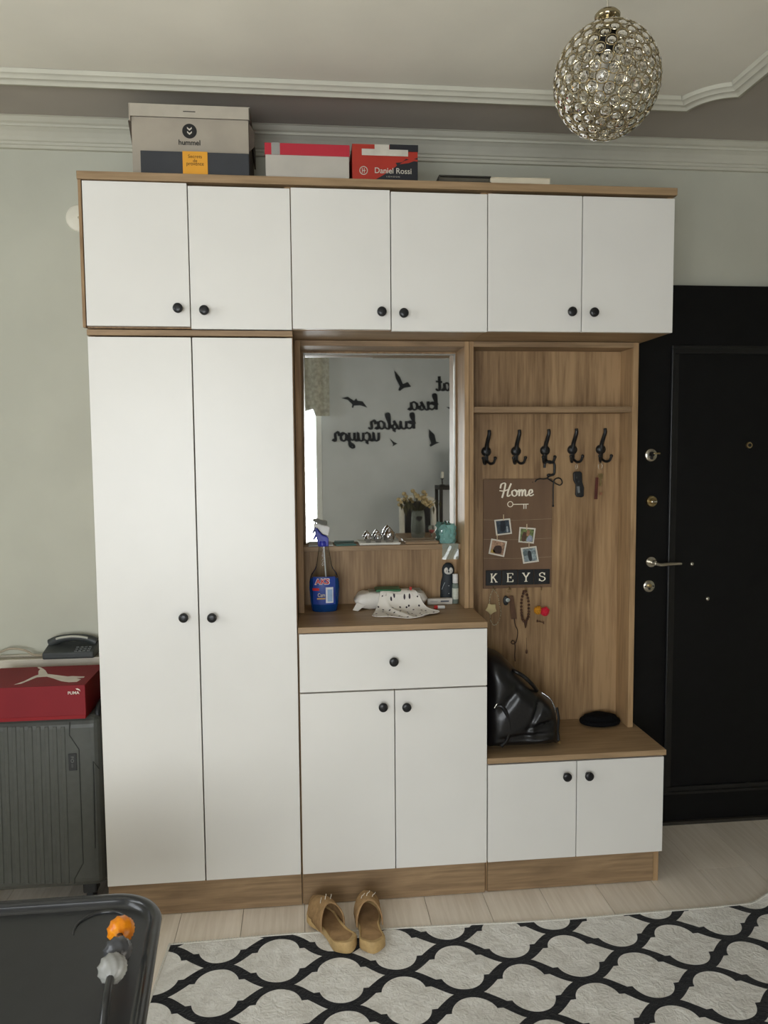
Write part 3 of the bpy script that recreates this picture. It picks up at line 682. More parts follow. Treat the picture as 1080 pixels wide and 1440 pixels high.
rings_ = []
for z, ins in [(TZ-.16, .055), (TZ-.10, .030), (TZ-.045, .012), (TZ-.012, .002), (TZ-.003, 0), (TZ+.003, .003), (TZ+.0045, .010), (TZ+.003, .017), (TZ-.003, .021), (TZ-.012, .024), (TZ-.0145, .030)]:
    rings_.append([(x+(0.10*max(0, (TY1-y-.14))*(1 if x > 0 else 0)), y, z) for x, y in inset(-ins)])
vs = [p for r_ in rings_ for p in r_]; k_ = len(rings_)
fs = [(i*n+q, i*n+(q+1) % n, (i+1)*n+(q+1) % n, (i+1)*n+q) for i in range(k_-1) for q in range(n)]
MB().add(vs, fs).build('rim', 'walker_black', t, True)
MB().add(rings_[-1], [tuple(range(n))]).build('tray_surface', 'walker_tray', t)
c0 = at_z(142, 1304, TZ-.0145); 
MB().tube([(c0.x+.052*math.cos(a_), c0.y+.052*math.sin(a_), TZ-.0135) for a_ in [.25+(3.3)*i/24 for i in range(25)]], .0042, 8, taper=lambda q: .25+.75*math.sin(PI*min(1, max(0, q)))).build('cup_ring', 'walker_black', t, True)
# bead bar
ba = [at_z(158, 1362, TZ+.050), at_z(165.5, 1338, TZ+.052), at_z(170, 1308, TZ+.050)]
dr = (ba[2]-ba[0]).normalized(); dr.z = 0
st = ba[0]-dr*.125; st.z = TZ-.016; en = ba[2]+dr*.055; en.z = TZ-.016
bar = MB().tube(smooth([st, Vector((st.x, st.y, TZ+.015))+dr*.006, ba[0]-dr*.07+Vector((0,0,-.006)), ba[0], ba[1], ba[2], Vector((en.x, en.y, TZ+.02))-dr*.008, en], 6), .0068, 10)
bar.build('bead_bar', 'walker_black', t, True)
mat('bead_orange', '#f59a12', .3, var=.15, scale=90, color2='#e07a08'); mat('bead_black', '#4c4d50', .25); mat('bead_clear', '#d4d4ce', .18, var=.06, trans=.55, ior=1.35)
for p, mt in zip(ba, ('bead_clear', 'bead_black', 'bead_orange')):
    m = MB(); prof_ = [(max(.0085, .0255*math.sin(PI*i/14)), -.0255*math.cos(PI*i/14)) for i in range(1, 14)]
    m.lathe([(r_, h_) for r_, h_ in prof_], (0,0,0), 54, fn=lambda a, h_: .92+.11*(abs(math.cos(4.5*(a+h_*30)))**5))
    ax = (dr+Vector((0,0,.12))).normalized(); q = Vector((0,0,1)).rotation_difference(ax)
    m.v = [p+q@v_ for v_ in m.v]; m.build('bead', mt, t, True)
# frame and wheels under the tray
fr_ = MB().tube([(x, y, .075) for x, y in rrect(-.24, .14, -1.20, -.80, .1, 6)], .018, 10, closed=True); fr_.build('base_ring', 'walker_black', t, True)
for (x, y) in ((-.20, -1.16), (.10, -1.16), (-.20, -.84), (.10, -.84)):
    lg = MB().tube([(x, y, .075), (x*.9, y, TZ-.07)], .012, 8).build('leg', 'walker_black', t, True)
    MB().lathe([(.024, -.010), (.026, -.006), (.026, .006), (.024, .010)], (x, y, .0345), 18, axis='x').build('wheel', 'rubber', lg, True)
m = MB().tube([(x, y, TZ-.08) for x, y in rrect(-.22, .20, -1.16, -.82, .1, 6)], .014, 8, closed=True).build('upper_ring', 'walker_black', t, True)

# ------------------------------------------------------------------ boxes on top of the wardrobe
TB = ZTT+.0008
mat('box_grey', '#a89f90', .75, var=.06, scale=12); mat('box_charcoal', '#34363a', .6, var=.08, scale=20); mat('label_orange', '#dc9c2c', .6, var=.05, scale=10); mat('print_black', '#1c1b1a', .6); mat('card_inside', '#4c4238', .85); mat('label_print', '#4a3412', .7)
def hummel_y(u, v, y): return at_y(u, v, y)
YH = .072
t = thing('shoebox', (.31, .22, TB), 'large grey shoebox with round chevron emblem and lifted lid behind the charcoal box', 'box')
pa = [at_y(184.5, 162, YH), at_y(349, 171, YH)]; zt_ = (pa[0].z+pa[1].z)/2; hx0, hx1 = pa[0].x, pa[1].x
w1 = MB().box(hx0, hx1, YH, YH+.004, TB, zt_).build('front_wall', 'box_grey', t)
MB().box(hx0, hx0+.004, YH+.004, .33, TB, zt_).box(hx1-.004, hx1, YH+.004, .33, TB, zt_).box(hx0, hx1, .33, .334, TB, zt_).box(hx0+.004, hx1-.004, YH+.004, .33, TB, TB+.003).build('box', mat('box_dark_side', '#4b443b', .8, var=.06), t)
lidz = zt_+.001
m = MB().prism([(hx0-.006, YH-.006, lidz-.014), (hx0-.006, YH-.006, lidz+.033), (hx0-.006, .338, lidz+.012), (hx0-.006, .338, lidz-.02)], (.004, 0, 0)); m.build('lid_side', 'box_grey', t)
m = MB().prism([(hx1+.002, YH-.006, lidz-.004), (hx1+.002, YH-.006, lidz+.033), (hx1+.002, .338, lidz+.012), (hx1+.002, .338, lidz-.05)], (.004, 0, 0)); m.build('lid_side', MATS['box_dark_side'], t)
lt = MB().box(hx0-.002, hx1+.002, YH-.006, YH-.003, lidz-.001, lidz+.033).build('lid_front', mat('box_lid_grey', '#b5ad9e', .75, var=.05), t)
MB().prism([(hx0-.006, YH-.006, lidz+.033), (hx0-.006, YH-.006, lidz+.035), (hx0-.006, .338, lidz+.014), (hx0-.006, .338, lidz+.012)], (hx1-hx0+.012, 0, 0)).build('lid_top', MATS['box_lid_grey'], t)
for L_ in ([(184.3,164),(180,170),(193,247),(196.5,247)], [(349.5,172),(358,186),(358.5,206),(350,214)]):
    MB().prism([at_y(u, v, YH+.002) for u, v in L_], (0, .003, 0)).build('side_flap', 'card_inside', t)
a = at_y(266, 157, YH-.006); MB().box(a.x-.018, a.x+.018, YH-.0066, YH-.0062, a.z-.0012, a.z+.0012).build('lid_print', 'print_black', lt)
a = at_y(266.5, 184.5, YH); MB().lathe([(.0215, 0), (.0215, .0005)], (a.x, YH-.0002, a.z), 36, axis='y').build('emblem_disc', 'print_black', w1)
m = MB()
for dz in (.006, -.006):
    m.prism([(a.x-.007, YH-.0009, a.z+dz+.006), (a.x, YH-.0009, a.z+dz), (a.x+.007, YH-.0009, a.z+dz+.006), (a.x+.007, YH-.0009, a.z+dz+.001), (a.x, YH-.0009, a.z+dz-.005), (a.x-.007, YH-.0009, a.z+dz+.001)], (0, -.0004, 0))
m.build('emblem_chevrons', mat('emblem_light', '#c9c3b6', .6), w1)
a = at_y(266.5, 200.5, YH); lettering('brand_lettering', 'hummel', .0155, (a.x, YH, a.z), (1,0,0), (0,0,1), 'print_black', w1, depth=.0006, width=.064, bold=.02)

YC = .012
a = at_y(197, 207, YC); c = at_y(350, 216, YC); zc_ = at_y(270, 213.5, YC).z
t = thing('gift_box', ((a.x+c.x)/2, .085, TB), 'flat charcoal box with an orange paper band in front of the grey shoebox', 'box')
MB().box(a.x, c.x, YC, YH-.008, TB, zc_).build('box', 'box_charcoal', t, bevel=.0015)
a = at_y(257, 229, YC); bn = MB().box(at_y(257,229,YC).x, at_y(292,229,YC).x, YC-.001, YC-.0001, TB, zc_+.001).build('paper_band', 'label_orange', t)
cx_ = (at_y(257,229,YC).x+at_y(292,229,YC).x)/2
for txt, dz, wd_ in (('Secrets', .058, .040), ('de', .046, .012), ('provence', .034, .050)):
    lettering('band_lettering', txt, .0095 if txt != 'provence' else .011, (cx_, YC-.001, TB+dz-.004), (1,0,0), (0,0,1), 'label_print', bn, depth=.0005, width=wd_)

YR = .010
mat('box_white', '#b5b0a6', .7, var=.05, scale=12); mat('lid_crimson', '#b02334', .55, var=.05, scale=10); mat('lid_stripe', '#8f8d88', .6)
x0_, x1_ = at_y(373.5, 235, YR).x, at_y(491, 235, YR).x
t = thing('shoebox', ((x0_+x1_)/2, .14, TB), 'light grey shoebox with a crimson lid and grey stripe on the top board', 'box')
MB().box(x0_, x1_, YR, .24, TB, TB+.088).build('box', 'box_white', t, bevel=.001)
ld = MB().box(x0_-.002, x1_+.002, YR-.002, .242, TB+.066, TB+.100).build('lid', 'lid_crimson', t, bevel=.0015)
MB().box(x0_+.018, x0_+.043, YR-.0028, YR-.0021, TB+.0655, TB+.1005).build('lid_stripe', 'lid_stripe', ld)

YD = .006
mat('rossi_red', '#a42c1c', .5, var=.06, scale=10); mat('rossi_black', '#1a1b22', .5, var=.1); mat('rossi_white', '#c4bfb2', .6)
x0_, x1_ = at_y(495.5, 235, YD).x, at_y(587.5, 235, YD).x; H_ = .104
t = thing('shoebox', ((x0_+x1_)/2, .13, TB), 'red and black printed shoebox with white lettering beside the crimson-lidded box', 'box')
bx_ = MB().box(x0_, x1_, YD, .235, TB, TB+H_).build('box', 'rossi_red', t, bevel=.001)
W_ = x1_-x0_
def fp(a, b_): return (x0_+W_*a, YD-.0003, TB+H_*b_)
MB().prism([fp(.34,.002), fp(.45,.12), fp(.6,.3), fp(.68,.42), fp(.66,.5), fp(.76,.52), fp(.82,.62), fp(.9,.58), fp(1.,.66), fp(1.,.002)], (0, -.0003, 0)).build('print_field', 'rossi_black', bx_)
m = MB().prism([fp(.72,.46), fp(.86,.5), fp(.94,.56), fp(1.,.55), fp(1.,.6), fp(.9,.62), fp(.8,.56)], (0, -.0007, 0)); m.build('brush_stroke', 'rossi_red', bx_)
MB().box(x0_+W_*.57, x1_+.001, YD-.0016, .236, TB+H_*.82, TB+H_+.001).build('corner_print', 'rossi_black', bx_)
MB().box(x0_+W_*.145, x0_+W_*.85, YD-.0024, YD-.0017, TB+H_*.68, TB+H_*.86).box(x0_+W_*.34, x0_+W_*.56, YD-.0024, YD-.0017, TB+H_*.86, TB+H_*.99).build('size_label', 'rossi_white', bx_)
p = fp(.62, .265); lettering('brand_lettering', 'Daniel Rossi', .0165, p, (1,0,0), (0,0,1), 'rossi_white', bx_, depth=.0022, width=W_*.56, bold=.008)
p = fp(.62, .10); lettering('sub_lettering', 'L O N D O N', .0036, p, (1,0,0), (0,0,1), 'rossi_white', bx_, depth=.0012, width=W_*.2)
p = Vector(fp(.17, .255)); m = MB()
m.tube([(p.x+.0115*math.cos(2*PI*i/24), p.y-.0006, p.z+.0115*math.sin(2*PI*i/24)) for i in range(24)], .0013, 6, closed=True)
m.box(p.x-.005, p.x-.003, p.y-.001, p.y-.0002, p.z-.007, p.z+.007).box(p.x+.001, p.x+.003, p.y-.001, p.y-.0002, p.z-.007, p.z+.007).box(p.x-.004, p.x+.006, p.y-.001, p.y-.0002, p.z-.001, p.z+.001).build('monogram', 'rossi_white', bx_)

mat('book_dark', '#3c3a33', .6, var=.15); mat('paper', '#cfc6b0', .8, var=.05); mat('page_edge', '#a99f86', .85, var=.15, scale=300)
a = at_z(617, 256, TB); c = at_z(690, 258, TB)
t = thing('notebook', ((a.x+c.x)/2, .09, TB), 'thin dark notebook lying flat on the top board beside the printed box', 'book')
MB().box(a.x, c.x, .002, .18, TB, TB+.003).box(a.x, c.x, .002, .18, TB+.017, TB+.020).box(a.x, a.x+.003, .002, .18, TB+.003, TB+.017).build('cover', 'book_dark', t, bevel=.0008)
MB().box(a.x+.004, c.x-.003, .015, .177, TB+.0032, TB+.0168).build('pages', mat('page_dim', '#5d584b', .85), t)
a = at_z(689, 258, TB); c = at_z(775, 260, TB)
t = thing('paperback', ((a.x+c.x)/2, .08, TB), 'cream paperback lying flat at a slight angle on the top board', 'book', rz=-.03)
ORI[t] = Vector(t.location)
MB().box(a.x+.004, c.x-.002, .006, .15, TB+.0015, TB+.0170).build('pages', 'paper', t)
MB().box(a.x+.003, c.x-.001, .004, .151, TB+.0172, TB+.0190).box(a.x+.003, c.x-.001, .004, .151, TB, TB+.0014).build('cover', 'paper', t, bevel=.0004)

# ------------------------------------------------------------------ pendant lamp
mat('chrome_warm', '#b0a487', .14, 1.0, var=.1, scale=60); mat('socket_black', '#0d0d0d', .5); mat('crystal', '#f4f1ea', .02, var=.02, trans=1.0, ior=1.5); mat('bulb_glass', '#e8e6df', .2, var=.03, trans=.7)
LP = CAM+ray(853, 114)*1.70; RL, RZ_ = .1135, .119
t = thing('pendant_lamp', LP, 'round silver pendant lamp made of small crystal rings hanging from the ceiling', 'lamp')
zt_ = LP.z+RZ_*.93
MB().lathe([(.040, -.018), (.041, -.016), (.032, .002), (.023, .010), (.021, .013), (.027, .017), (.028, .024), (.022, .031), (.010, .036), (.004, .040)], (LP.x, LP.y, zt_+.004), 24).build('cap', 'chrome_warm', t, True)
MB().tube([(LP.x, LP.y, zt_+.036), (LP.x+.001, LP.y, ZC-.03)], .003, 8).build('cord', mat('cord_clear', '#b7b0a0', .4), t, True)
MB().lathe([(.05, 0), (.048, -.012), (.03, -.024), (.006, -.032)], (LP.x, LP.y, ZC-.0005), 28).build('ceiling_rose', 'chrome_warm', t, True)
MB().lathe([(.02, 0), (.021, -.045), (.017, -.05)], (LP.x, LP.y, zt_-.004), 18).build('socket', 'socket_black', t, True)
MB().lathe([(.013, 0), (.015, -.012), (.026, -.04), (.030, -.06), (.024, -.08), (.010, -.09), (.001, -.092)], (LP.x, LP.y, zt_-.05), 20).build('bulb', 'bulb_glass', t, True)
rg = MB(); NS = 14
rg.tube([(.0128*math.cos(2*PI*i/NS), .0128*math.sin(2*PI*i/NS), 0) for i in range(NS)], .0013, 5, closed=True)
r0 = rg.build('ring', 'chrome_warm', None, True); me_r = r0.data; bpy.data.objects.remove(r0)
cr = MB().lathe([(.003, .0030), (.0075, .0016), (.0098, 0), (.0075, -.0016), (.003, -.0030)], (0,0,0), 8); c0_ = cr.build('crystal', 'crystal', None); me_c = c0_.data; bpy.data.objects.remove(c0_)
NR = 232; ga = PI*(3-5**.5)
for i in range(NR):
    zz = 1-2*(i+.5)/NR
    if zz > .93 or zz < -.955: continue
    rr = math.sqrt(1-zz*zz); a = i*ga
    nrm = Vector((rr*math.cos(a)/RL, rr*math.sin(a)/RL, zz/RZ_)).normalized(); p = Vector((rr*math.cos(a)*RL, rr*math.sin(a)*RL, zz*RZ_))
    o = bpy.data.objects.new('ring', me_r); COL.objects.link(o); o.parent = t; o.location = p; o.rotation_mode = 'QUATERNION'; o.rotation_quaternion = Vector((0,0,1)).rotation_difference(nrm)
    s_ = .92+.16*random.random(); o.scale = (s_, s_, 1)
    c = bpy.data.objects.new('crystal', me_c); COL.objects.link(c); c.parent = o

# ------------------------------------------------------------------ things on the dresser
def thin_glass(name, tint, ior=1.45, haze=0.0):
    if name in MATS: return MATS[name]
    m = bpy.data.materials.new(name); m.use_nodes = True; nt = m.node_tree; N = nt.nodes; N.remove(N['Principled BSDF'])
    nz = N.new('ShaderNodeTexNoise'); nz.inputs['Scale'].default_value = 60; rp = N.new('ShaderNodeValToRGB'); rp.color_ramp.elements[0].color = (*[c*.92 for c in tint], 1); rp.color_ramp.elements[1].color = (*tint, 1)
    nt.links.new(nz.outputs['Fac'], rp.inputs['Fac'])
    a = N.new('ShaderNodeBsdfTransparent'); nt.links.new(rp.outputs['Color'], a.inputs['Color']); g = N.new('ShaderNodeBsdfGlossy'); g.inputs['Roughness'].default_value = .06
    d_ = N.new('ShaderNodeBsdfDiffuse'); nt.links.new(rp.outputs['Color'], d_.inputs['Color']); x1 = N.new('ShaderNodeMixShader'); x1.inputs[0].default_value = haze
    f = N.new('ShaderNodeFresnel'); f.inputs['IOR'].default_value = ior; x2 = N.new('ShaderNodeMixShader')
    nt.links.new(a.outputs[0], x1.inputs[1]); nt.links.new(d_.outputs[0], x1.inputs[2]); nt.links.new(f.outputs[0], x2.inputs[0]); nt.links.new(x1.outputs[0], x2.inputs[1]); nt.links.new(g.outputs[0], x2.inputs[2]); nt.links.new(x2.outputs[0], N['Material Output'].inputs['Surface'])
    MATS[name] = m; return m
DT = ZD1+.0006
mat('pet_clear', '#e9eef0', .06, var=.02, trans=1.0, ior=1.2); mat('liquid_blue', '#1b4f96', .08, var=.05, trans=.5, ior=1.33); mat('trigger_blue', '#2c35a0', .35); mat('trigger_white', '#d9d9d6', .35); mat('label_blue', '#24459b', .4, color2='#1a3684'); mat('label_red', '#c42a2a', .5); mat('label_white', '#dcdfe4', .5); mat('label_gold', '#c79a55', .5); mat('label_sky', '#9db8d8', .5)
YS = .240
def sz(v): return at_y(457, v, YS).z
bc = at_y(456.5, 850, YS).x
t = thing('spray_bottle', (bc, YS, DT), 'window cleaner spray bottle with blue liquid and a blue and white trigger', 'bottle')
prof_ = [(.0405, DT), (.0435, DT+.004), (.0470, sz(850)), (.0495, sz(840)), (.0523, sz(826)), (.0516, sz(818)), (.0488, sz(812)), (.0430, sz(806)), (.0320, sz(800)), (.0268, sz(795)), (.0225, sz(785)), (.0172, sz(770)), (.0145, sz(766))]
zb = prof_[0][1]
lq = [(r_*.985, z_) for r_, z_ in prof_ if z_ <= sz(811)]
MB().lathe([(r_, z_-DT) for r_, z_ in lq], (bc, YS, DT), 36, sy=.52).build('liquid', 'liquid_blue', t, True)
sh_ = MB().lathe([(r_, z_-DT) for r_, z_ in prof_ if z_ >= sz(813)], (bc, YS, DT), 36, sy=.52); sh_.f = sh_.f[:-2]; sh_.build('bottle_shoulder', thin_glass('pet_clear_film', (.93, .95, .95), 1.22), t, True)
def curved(u0, v0, u1, v1, off, nm, m, par):
    """label patch wrapped on the oval front of the bottle"""
    a = at_y(u0, v0, YS-.027); c = at_y(u1, v1, YS-.027); vs_ = []; nn = 12; nv = 6
    def rad(z):
        for (ra, za), (rb, zb_) in zip(prof_, prof_[1:]):
            if za <= z <= zb_: return ra+(rb-ra)*(z-za)/(zb_-za)
        return prof_[-1][0]
    for j in range(nv+1):
        z = c.z+(a.z-c.z)*j/nv; R_ = rad(z)
        for i in range(nn+1):
            x = a.x+(c.x-a.x)*i/nn; q = max(-.97, min(.97, (x-bc)/R_)); vs_.append((bc+q*R_, YS-R_*.52*math.sqrt(1-q*q)-off, z))
    fs_ = [(j*(nn+1)+i, j*(nn+1)+i+1, (j+1)*(nn+1)+i+1, (j+1)*(nn+1)+i) for j in range(nv) for i in range(nn)]
    return MB().add(vs_, fs_).build(nm, m, par)
lb = curved(440, 812, 472, 850, .0006, 'label', 'label_blue', t)
curved(458, 826, 469, 848, .0010, 'label_window_picture', 'label_white', lb)
curved(460.5, 829, 467.5, 846, .0013, 'label_window_pane', 'label_sky', lb)
curved(439.5, 827.5, 449, 831, .0010, 'label_red_strip', 'label_red', lb)
def on_bottle(u, v): p = at_y(u, v, YS-.031); q = (p.x-bc)/.0525; return (p.x, YS-.0525*.52*math.sqrt(max(.1, 1-q*q))-.0022, p.z)
p = on_bottle(453, 818); lettering('brand_outline', 'AKS', .0215, p, (1,0,0), (0,0,1), 'label_white', lb, depth=.0, width=.052, bold=.06)
lettering('brand_lettering', 'AKS', .0175, p, (1,0,0), (0,0,1), 'label_red', lb, depth=.0006, width=.047, bold=.03)
p = on_bottle(452, 837); lettering('label_lettering', 'Cam', .0125, p, (1,0,0), (0,0,1), mat('label_cream', '#e5d8b4', .5), lb, depth=.0, width=.024)
p = on_bottle(452.5, 842); MB().box(p[0]-.016, p[0]+.012, p[1]-.0003, p[1], p[2]-.0028, p[2]+.0022).build('label_gold_strip', 'label_gold', lb)
MB().lathe([(.0145, 0), (.0155, .003), (.0155, .014), (.013, .018)], (bc-.004, YS, sz(768)), 22).build('collar', 'trigger_blue', t, True)
hx = at_y(453, 750, YS).x
def hp(L_): return [(at_y(u, v, YS).x, YS-.010, at_y(u, v, YS).z) for u, v in L_]
MB().prism(hp([(447,768),(446,756),(443,752),(443,745),(446,743),(449,748),(453,752),(460,754),(462,757),(462,768)]), (0, .020, 0)).build('trigger_body', 'trigger_blue', t, bevel=.003)
MB().prism(hp([(441,737),(448,736),(452,738),(462,739.5),(464,742),(462,750),(462,753.5),(454,751),(450,747),(446.5,742.4),(441,740.5)]), (0, .020, 0)).build('trigger_head', 'trigger_white', t, bevel=.003)
MB().prism(hp([(444,742),(446,742.2),(445,755),(441,760),(440,758),(443,752)]), (0, .016, 0)).build('trigger_lever', 'trigger_blue', t, bevel=.002)
MB().tube([(bc, YS, sz(766)), (bc+.004, YS, sz(800)), (bc+.012, YS, DT+.01)], .0025, 8).build('dip_tube', 'trigger_white', t, True)

mat('wipes_film', '#e4e0d8', .3, var=.04, bump=.08, scale=40); mat('wipes_lid', '#2f6b45', .4); mat('wipes_grey', '#9b9b8e', .4)
t = thing('wet_wipes_pack', (.925, .27, DT), 'soft white pack of wet wipes with a dark green flip lid', 'wipes pack')
ol = smooth([(-.125, -.045), (-.095, -.050), (0, -.046), (.09, -.046), (.115, -.035), (.128, 0), (.115, .04), (.06, .046), (-.06, .046), (-.11, .044), (-.128, .03), (-.132, -.02)], 4, True)
m = MB().pillow([(p.x, p.y) for p in ol], (.925, .275, DT+.0295), (1,0,0), (0,1,0), .029, 10, 7.0, warp=lambda x, y, r: .0018*math.sin(x*120+y*60)*r*(1-r)*4)
m.build('film_pack', 'wipes_film', t, True, weld=True)
MB().prism([(.80, .2245, DT+.028), (.786, .218, DT+.004), (.803, .214, DT+.001), (.83, .2255, DT+.018)], (0, -.002, 0)).build('crimped_end', 'wipes_film', t)
MB().box(.845, 1.03, .243, .307, DT+.0580, DT+.0596).build('print_band', 'wipes_grey', t)
MB().box(.868, .955, .236, .305, DT+.0597, DT+.0685).build('flip_lid', 'wipes_lid', t, bevel=.004, seg=3)

# printed cotton bib, draped over the pack and onto the dresser top
mb_ = bpy.data.materials.new('bib_cotton'); mb_.use_nodes = True; nt = mb_.node_tree; N = nt.nodes; L = nt.links; b = N['Principled BSDF']; b.inputs['Roughness'].default_value = .9; b.inputs['Specular IOR Level'].default_value = .1
uvn = N.new('ShaderNodeUVMap'); vo = N.new('ShaderNodeTexVoronoi'); vo.voronoi_dimensions = '2D'; vo.inputs['Scale'].default_value = 42; vo.inputs['Randomness'].default_value = .75; L.new(uvn.outputs['UV'], vo.inputs['Vector'])
lt_ = N.new('ShaderNodeMath'); lt_.operation = 'LESS_THAN'; lt_.inputs[1].default_value = .14; L.new(vo.outputs['Distance'], lt_.inputs[0])
mx = N.new('ShaderNodeMix'); mx.data_type = 'RGBA'; L.new(lt_.outputs[0], mx.inputs['Factor']); mx.inputs['A'].default_value = (*lin('#e6e1d8'), 1); mx.inputs['B'].default_value = (*lin('#4a4348'), 1); L.new(mx.outputs['Result'], b.inputs['Base Color'])
MATS['bib_cotton'] = mb_
t = thing('baby_bib', (.95, .17, DT), 'white cotton bib with small dark print draped over the wipes pack', 'bib')
def pack_z(x, y):
    ex_, ey_ = abs(x-.925)/.13, abs(y-.275)/.05
    r_ = max(ex_, ey_); base = DT+.0016
    if r_ < 1: return DT+.0295+.029*(1-min(1, r_)**7)**.5+.0028
    d_ = (r_-1)*.05 if ey_ > ex_ else (r_-1)*.13
    return base+.055*math.exp(-d_/.016)
ni, nj = 56, 40; vs = []; uv = []
for j in range(nj+1):
    f = j/nj
    xl = .905+.02*f-(.075)*min(1, f*1.35)**.7 if f < .8 else .850+.09*((f-.8)/.2)**1.3
    xr = .985+.085*min(1, f*1.5)**.9 if f < .72 else 1.070-.075*((f-.72)/.28)**1.3
    y = .262-.178*f
    for i in range(ni+1):
        g = i/ni; x = xl+(xr-xl)*g; yy = y+.014*math.sin(g*PI)*(-f)
        z = pack_z(x, yy)+.0045*(1+math.sin(x*95+yy*40))*.5*(1-.55*f)+.012*math.exp(-((x-.925-.10*(f-.5))/.010)**2)*(1-f)*f*2.4+.006*max(0, g-.86)/.14*f
        if x > .99: z = min(z, DT+.075*(1-f)+.004+.03*max(0, .3-f))
        vs.append((x, yy, max(z, DT+.0018))); uv.append((x, y))
fs = [(j*(ni+1)+i, (j+1)*(ni+1)+i, (j+1)*(ni+1)+i+1, j*(ni+1)+i+1) for j in range(nj) for i in range(ni)]
o = MB().add(vs, fs).build('cloth', 'bib_cotton', t, True); md = o.modifiers.new('thick', 'SOLIDIFY'); md.thickness = .0012; md.offset = -1
ul = o.data.uv_layers.new(name='UVMap')
for lp in o.data.loops: ul.data[lp.index].uv = uv[lp.vertex_index]
brd = [vs[j*(ni+1)] for j in range(nj+1)]+[vs[nj*(ni+1)+i] for i in range(1, ni+1)]+[vs[j*(ni+1)+ni] for j in range(nj-1, -1, -1)]
MB().tube(brd, .0014, 6).build('hem', mat('bib_hem', '#e9e5dd', .9), t, True)
MB().box(.985, .993, .2435, .2455, DT+.0625, DT+.074).build('care_tag', mat('tag_red', '#b5382f', .7), t)

t = thing('lip_balm', (1.085, .212, DT), 'small white tube with a red end lying beside the bib', 'lip balm')
MB().lathe([(.0058, 0), (.0062, .001), (.0062, .024), (.0056, .025)], (1.078, .214, DT+.0063), 18, axis='x').build('tube', 'trigger_white', t, True)
MB().lathe([(.0060, -.012), (.0064, -.011), (.0064, -.0005), (.006, 0)], (1.078, .214, DT+.0063), 18, axis='x').build('cap', 'label_red', t, True)
t = thing('medicine_box', (1.10, .302, DT), 'small flat white carton with grey print in front of the penguin', 'box')
bx_ = MB().box(1.056, 1.1455, .292, .312, DT, DT+.0205).build('carton', mat('carton', '#d6d2ca', .6, var=.03), t, bevel=.0008)
MB().box(1.103, 1.133, .2914, .2918, DT+.0085, DT+.0135).build('carton_print', mat('print_grey', '#5d6270', .6), bx_)
MB().box(1.066, 1.094, .2914, .2918, DT+.012, DT+.0128).box(1.066, 1.090, .2914, .2918, DT+.008, DT+.0086).build('fine_print', 'print_grey', bx_)

mat('penguin_dark', '#22292e', .6, var=.12, scale=60); mat('penguin_face', '#d6d4cc', .6); mat('penguin_line', '#a9b0b0', .6)
pc = Vector((1.137, .3305, DT)); 
t = thing('penguin_bottle', pc, 'dark penguin-shaped flask with a white face against the niche back', 'flask')
PK = 1.18; prof_ = [(r_*PK, h_*PK) for r_, h_ in [(.018, 0), (.0225, .002), (.0245, .02), (.0245, .045), (.022, .065), (.0180, .078), (.0172, .085), (.0188, .094), (.0188, .104), (.015, .114), (.008, .120), (.001, .1215)]]
MB().lathe([(r_, z_) for r_, z_ in prof_], pc, 28, sy=.54).build('body', 'penguin_dark', t, True)
hz0 = pc.z+.114; fy = pc.y-.0098
for sg in (-1, 1): MB().ball((pc.x+sg*.0078, fy, hz0+.002), .0082, .0038, .0115, 14, 8).build('face_patch', 'penguin_face', t, True)
MB().ball((pc.x, fy-.0006, hz0-.005), .0125, .0036, .0068, 14, 8).build('face_patch', 'penguin_face', t, True)
for sg in (-1, 1): MB().ball((pc.x+sg*.0085, fy-.0038, hz0+.001), .0017, .001, .0017, 8, 6).build('eye', 'penguin_dark', t, True)
MB().lathe([(.0032, 0), (.002, .003), (.0004, .0055)], (pc.x, fy-.0032, hz0-.002), 10, axis='y').build('beak', 'penguin_dark', t, True)
MB().tube(smooth([(pc.x-.014, pc.y-.0140, pc.z+.074), (pc.x-.0195, pc.y-.0122, pc.z+.062), (pc.x-.0240, pc.y-.0092, pc.z+.048)], 5), .0009, 6).build('wing_line', 'penguin_line', t)
for b_ in (.062, .034): MB().ball((pc.x, pc.y-.0158, pc.z+b_), .0018, .001, .0018, 8, 6).build('button', 'penguin_line', t, True)

t = thing('serum_bottle', (1.157, .306, DT), 'slim clear cosmetic bottle with a white cap beside the penguin', 'bottle')
bx_ = MB().lathe([(.0105, 0), (.0115, .002), (.0115, .068), (.007, .073)], (1.1585, .306, DT), 22).build('bottle', mat('serum', '#a9b8ae', .15, trans=.5, ior=1.3), t, True)
MB().lathe([(.0117, .016), (.0117, .055)], (1.1585, .306, DT), 22).build('label', mat('serum_label', '#c5cabd', .5, var=.1, scale=120), bx_)
MB().lathe([(.0085, .073), (.0098, .074), (.0098, .104), (.0090, .106)], (1.1585, .306, DT), 22).build('cap', 'trigger_white', t, True)

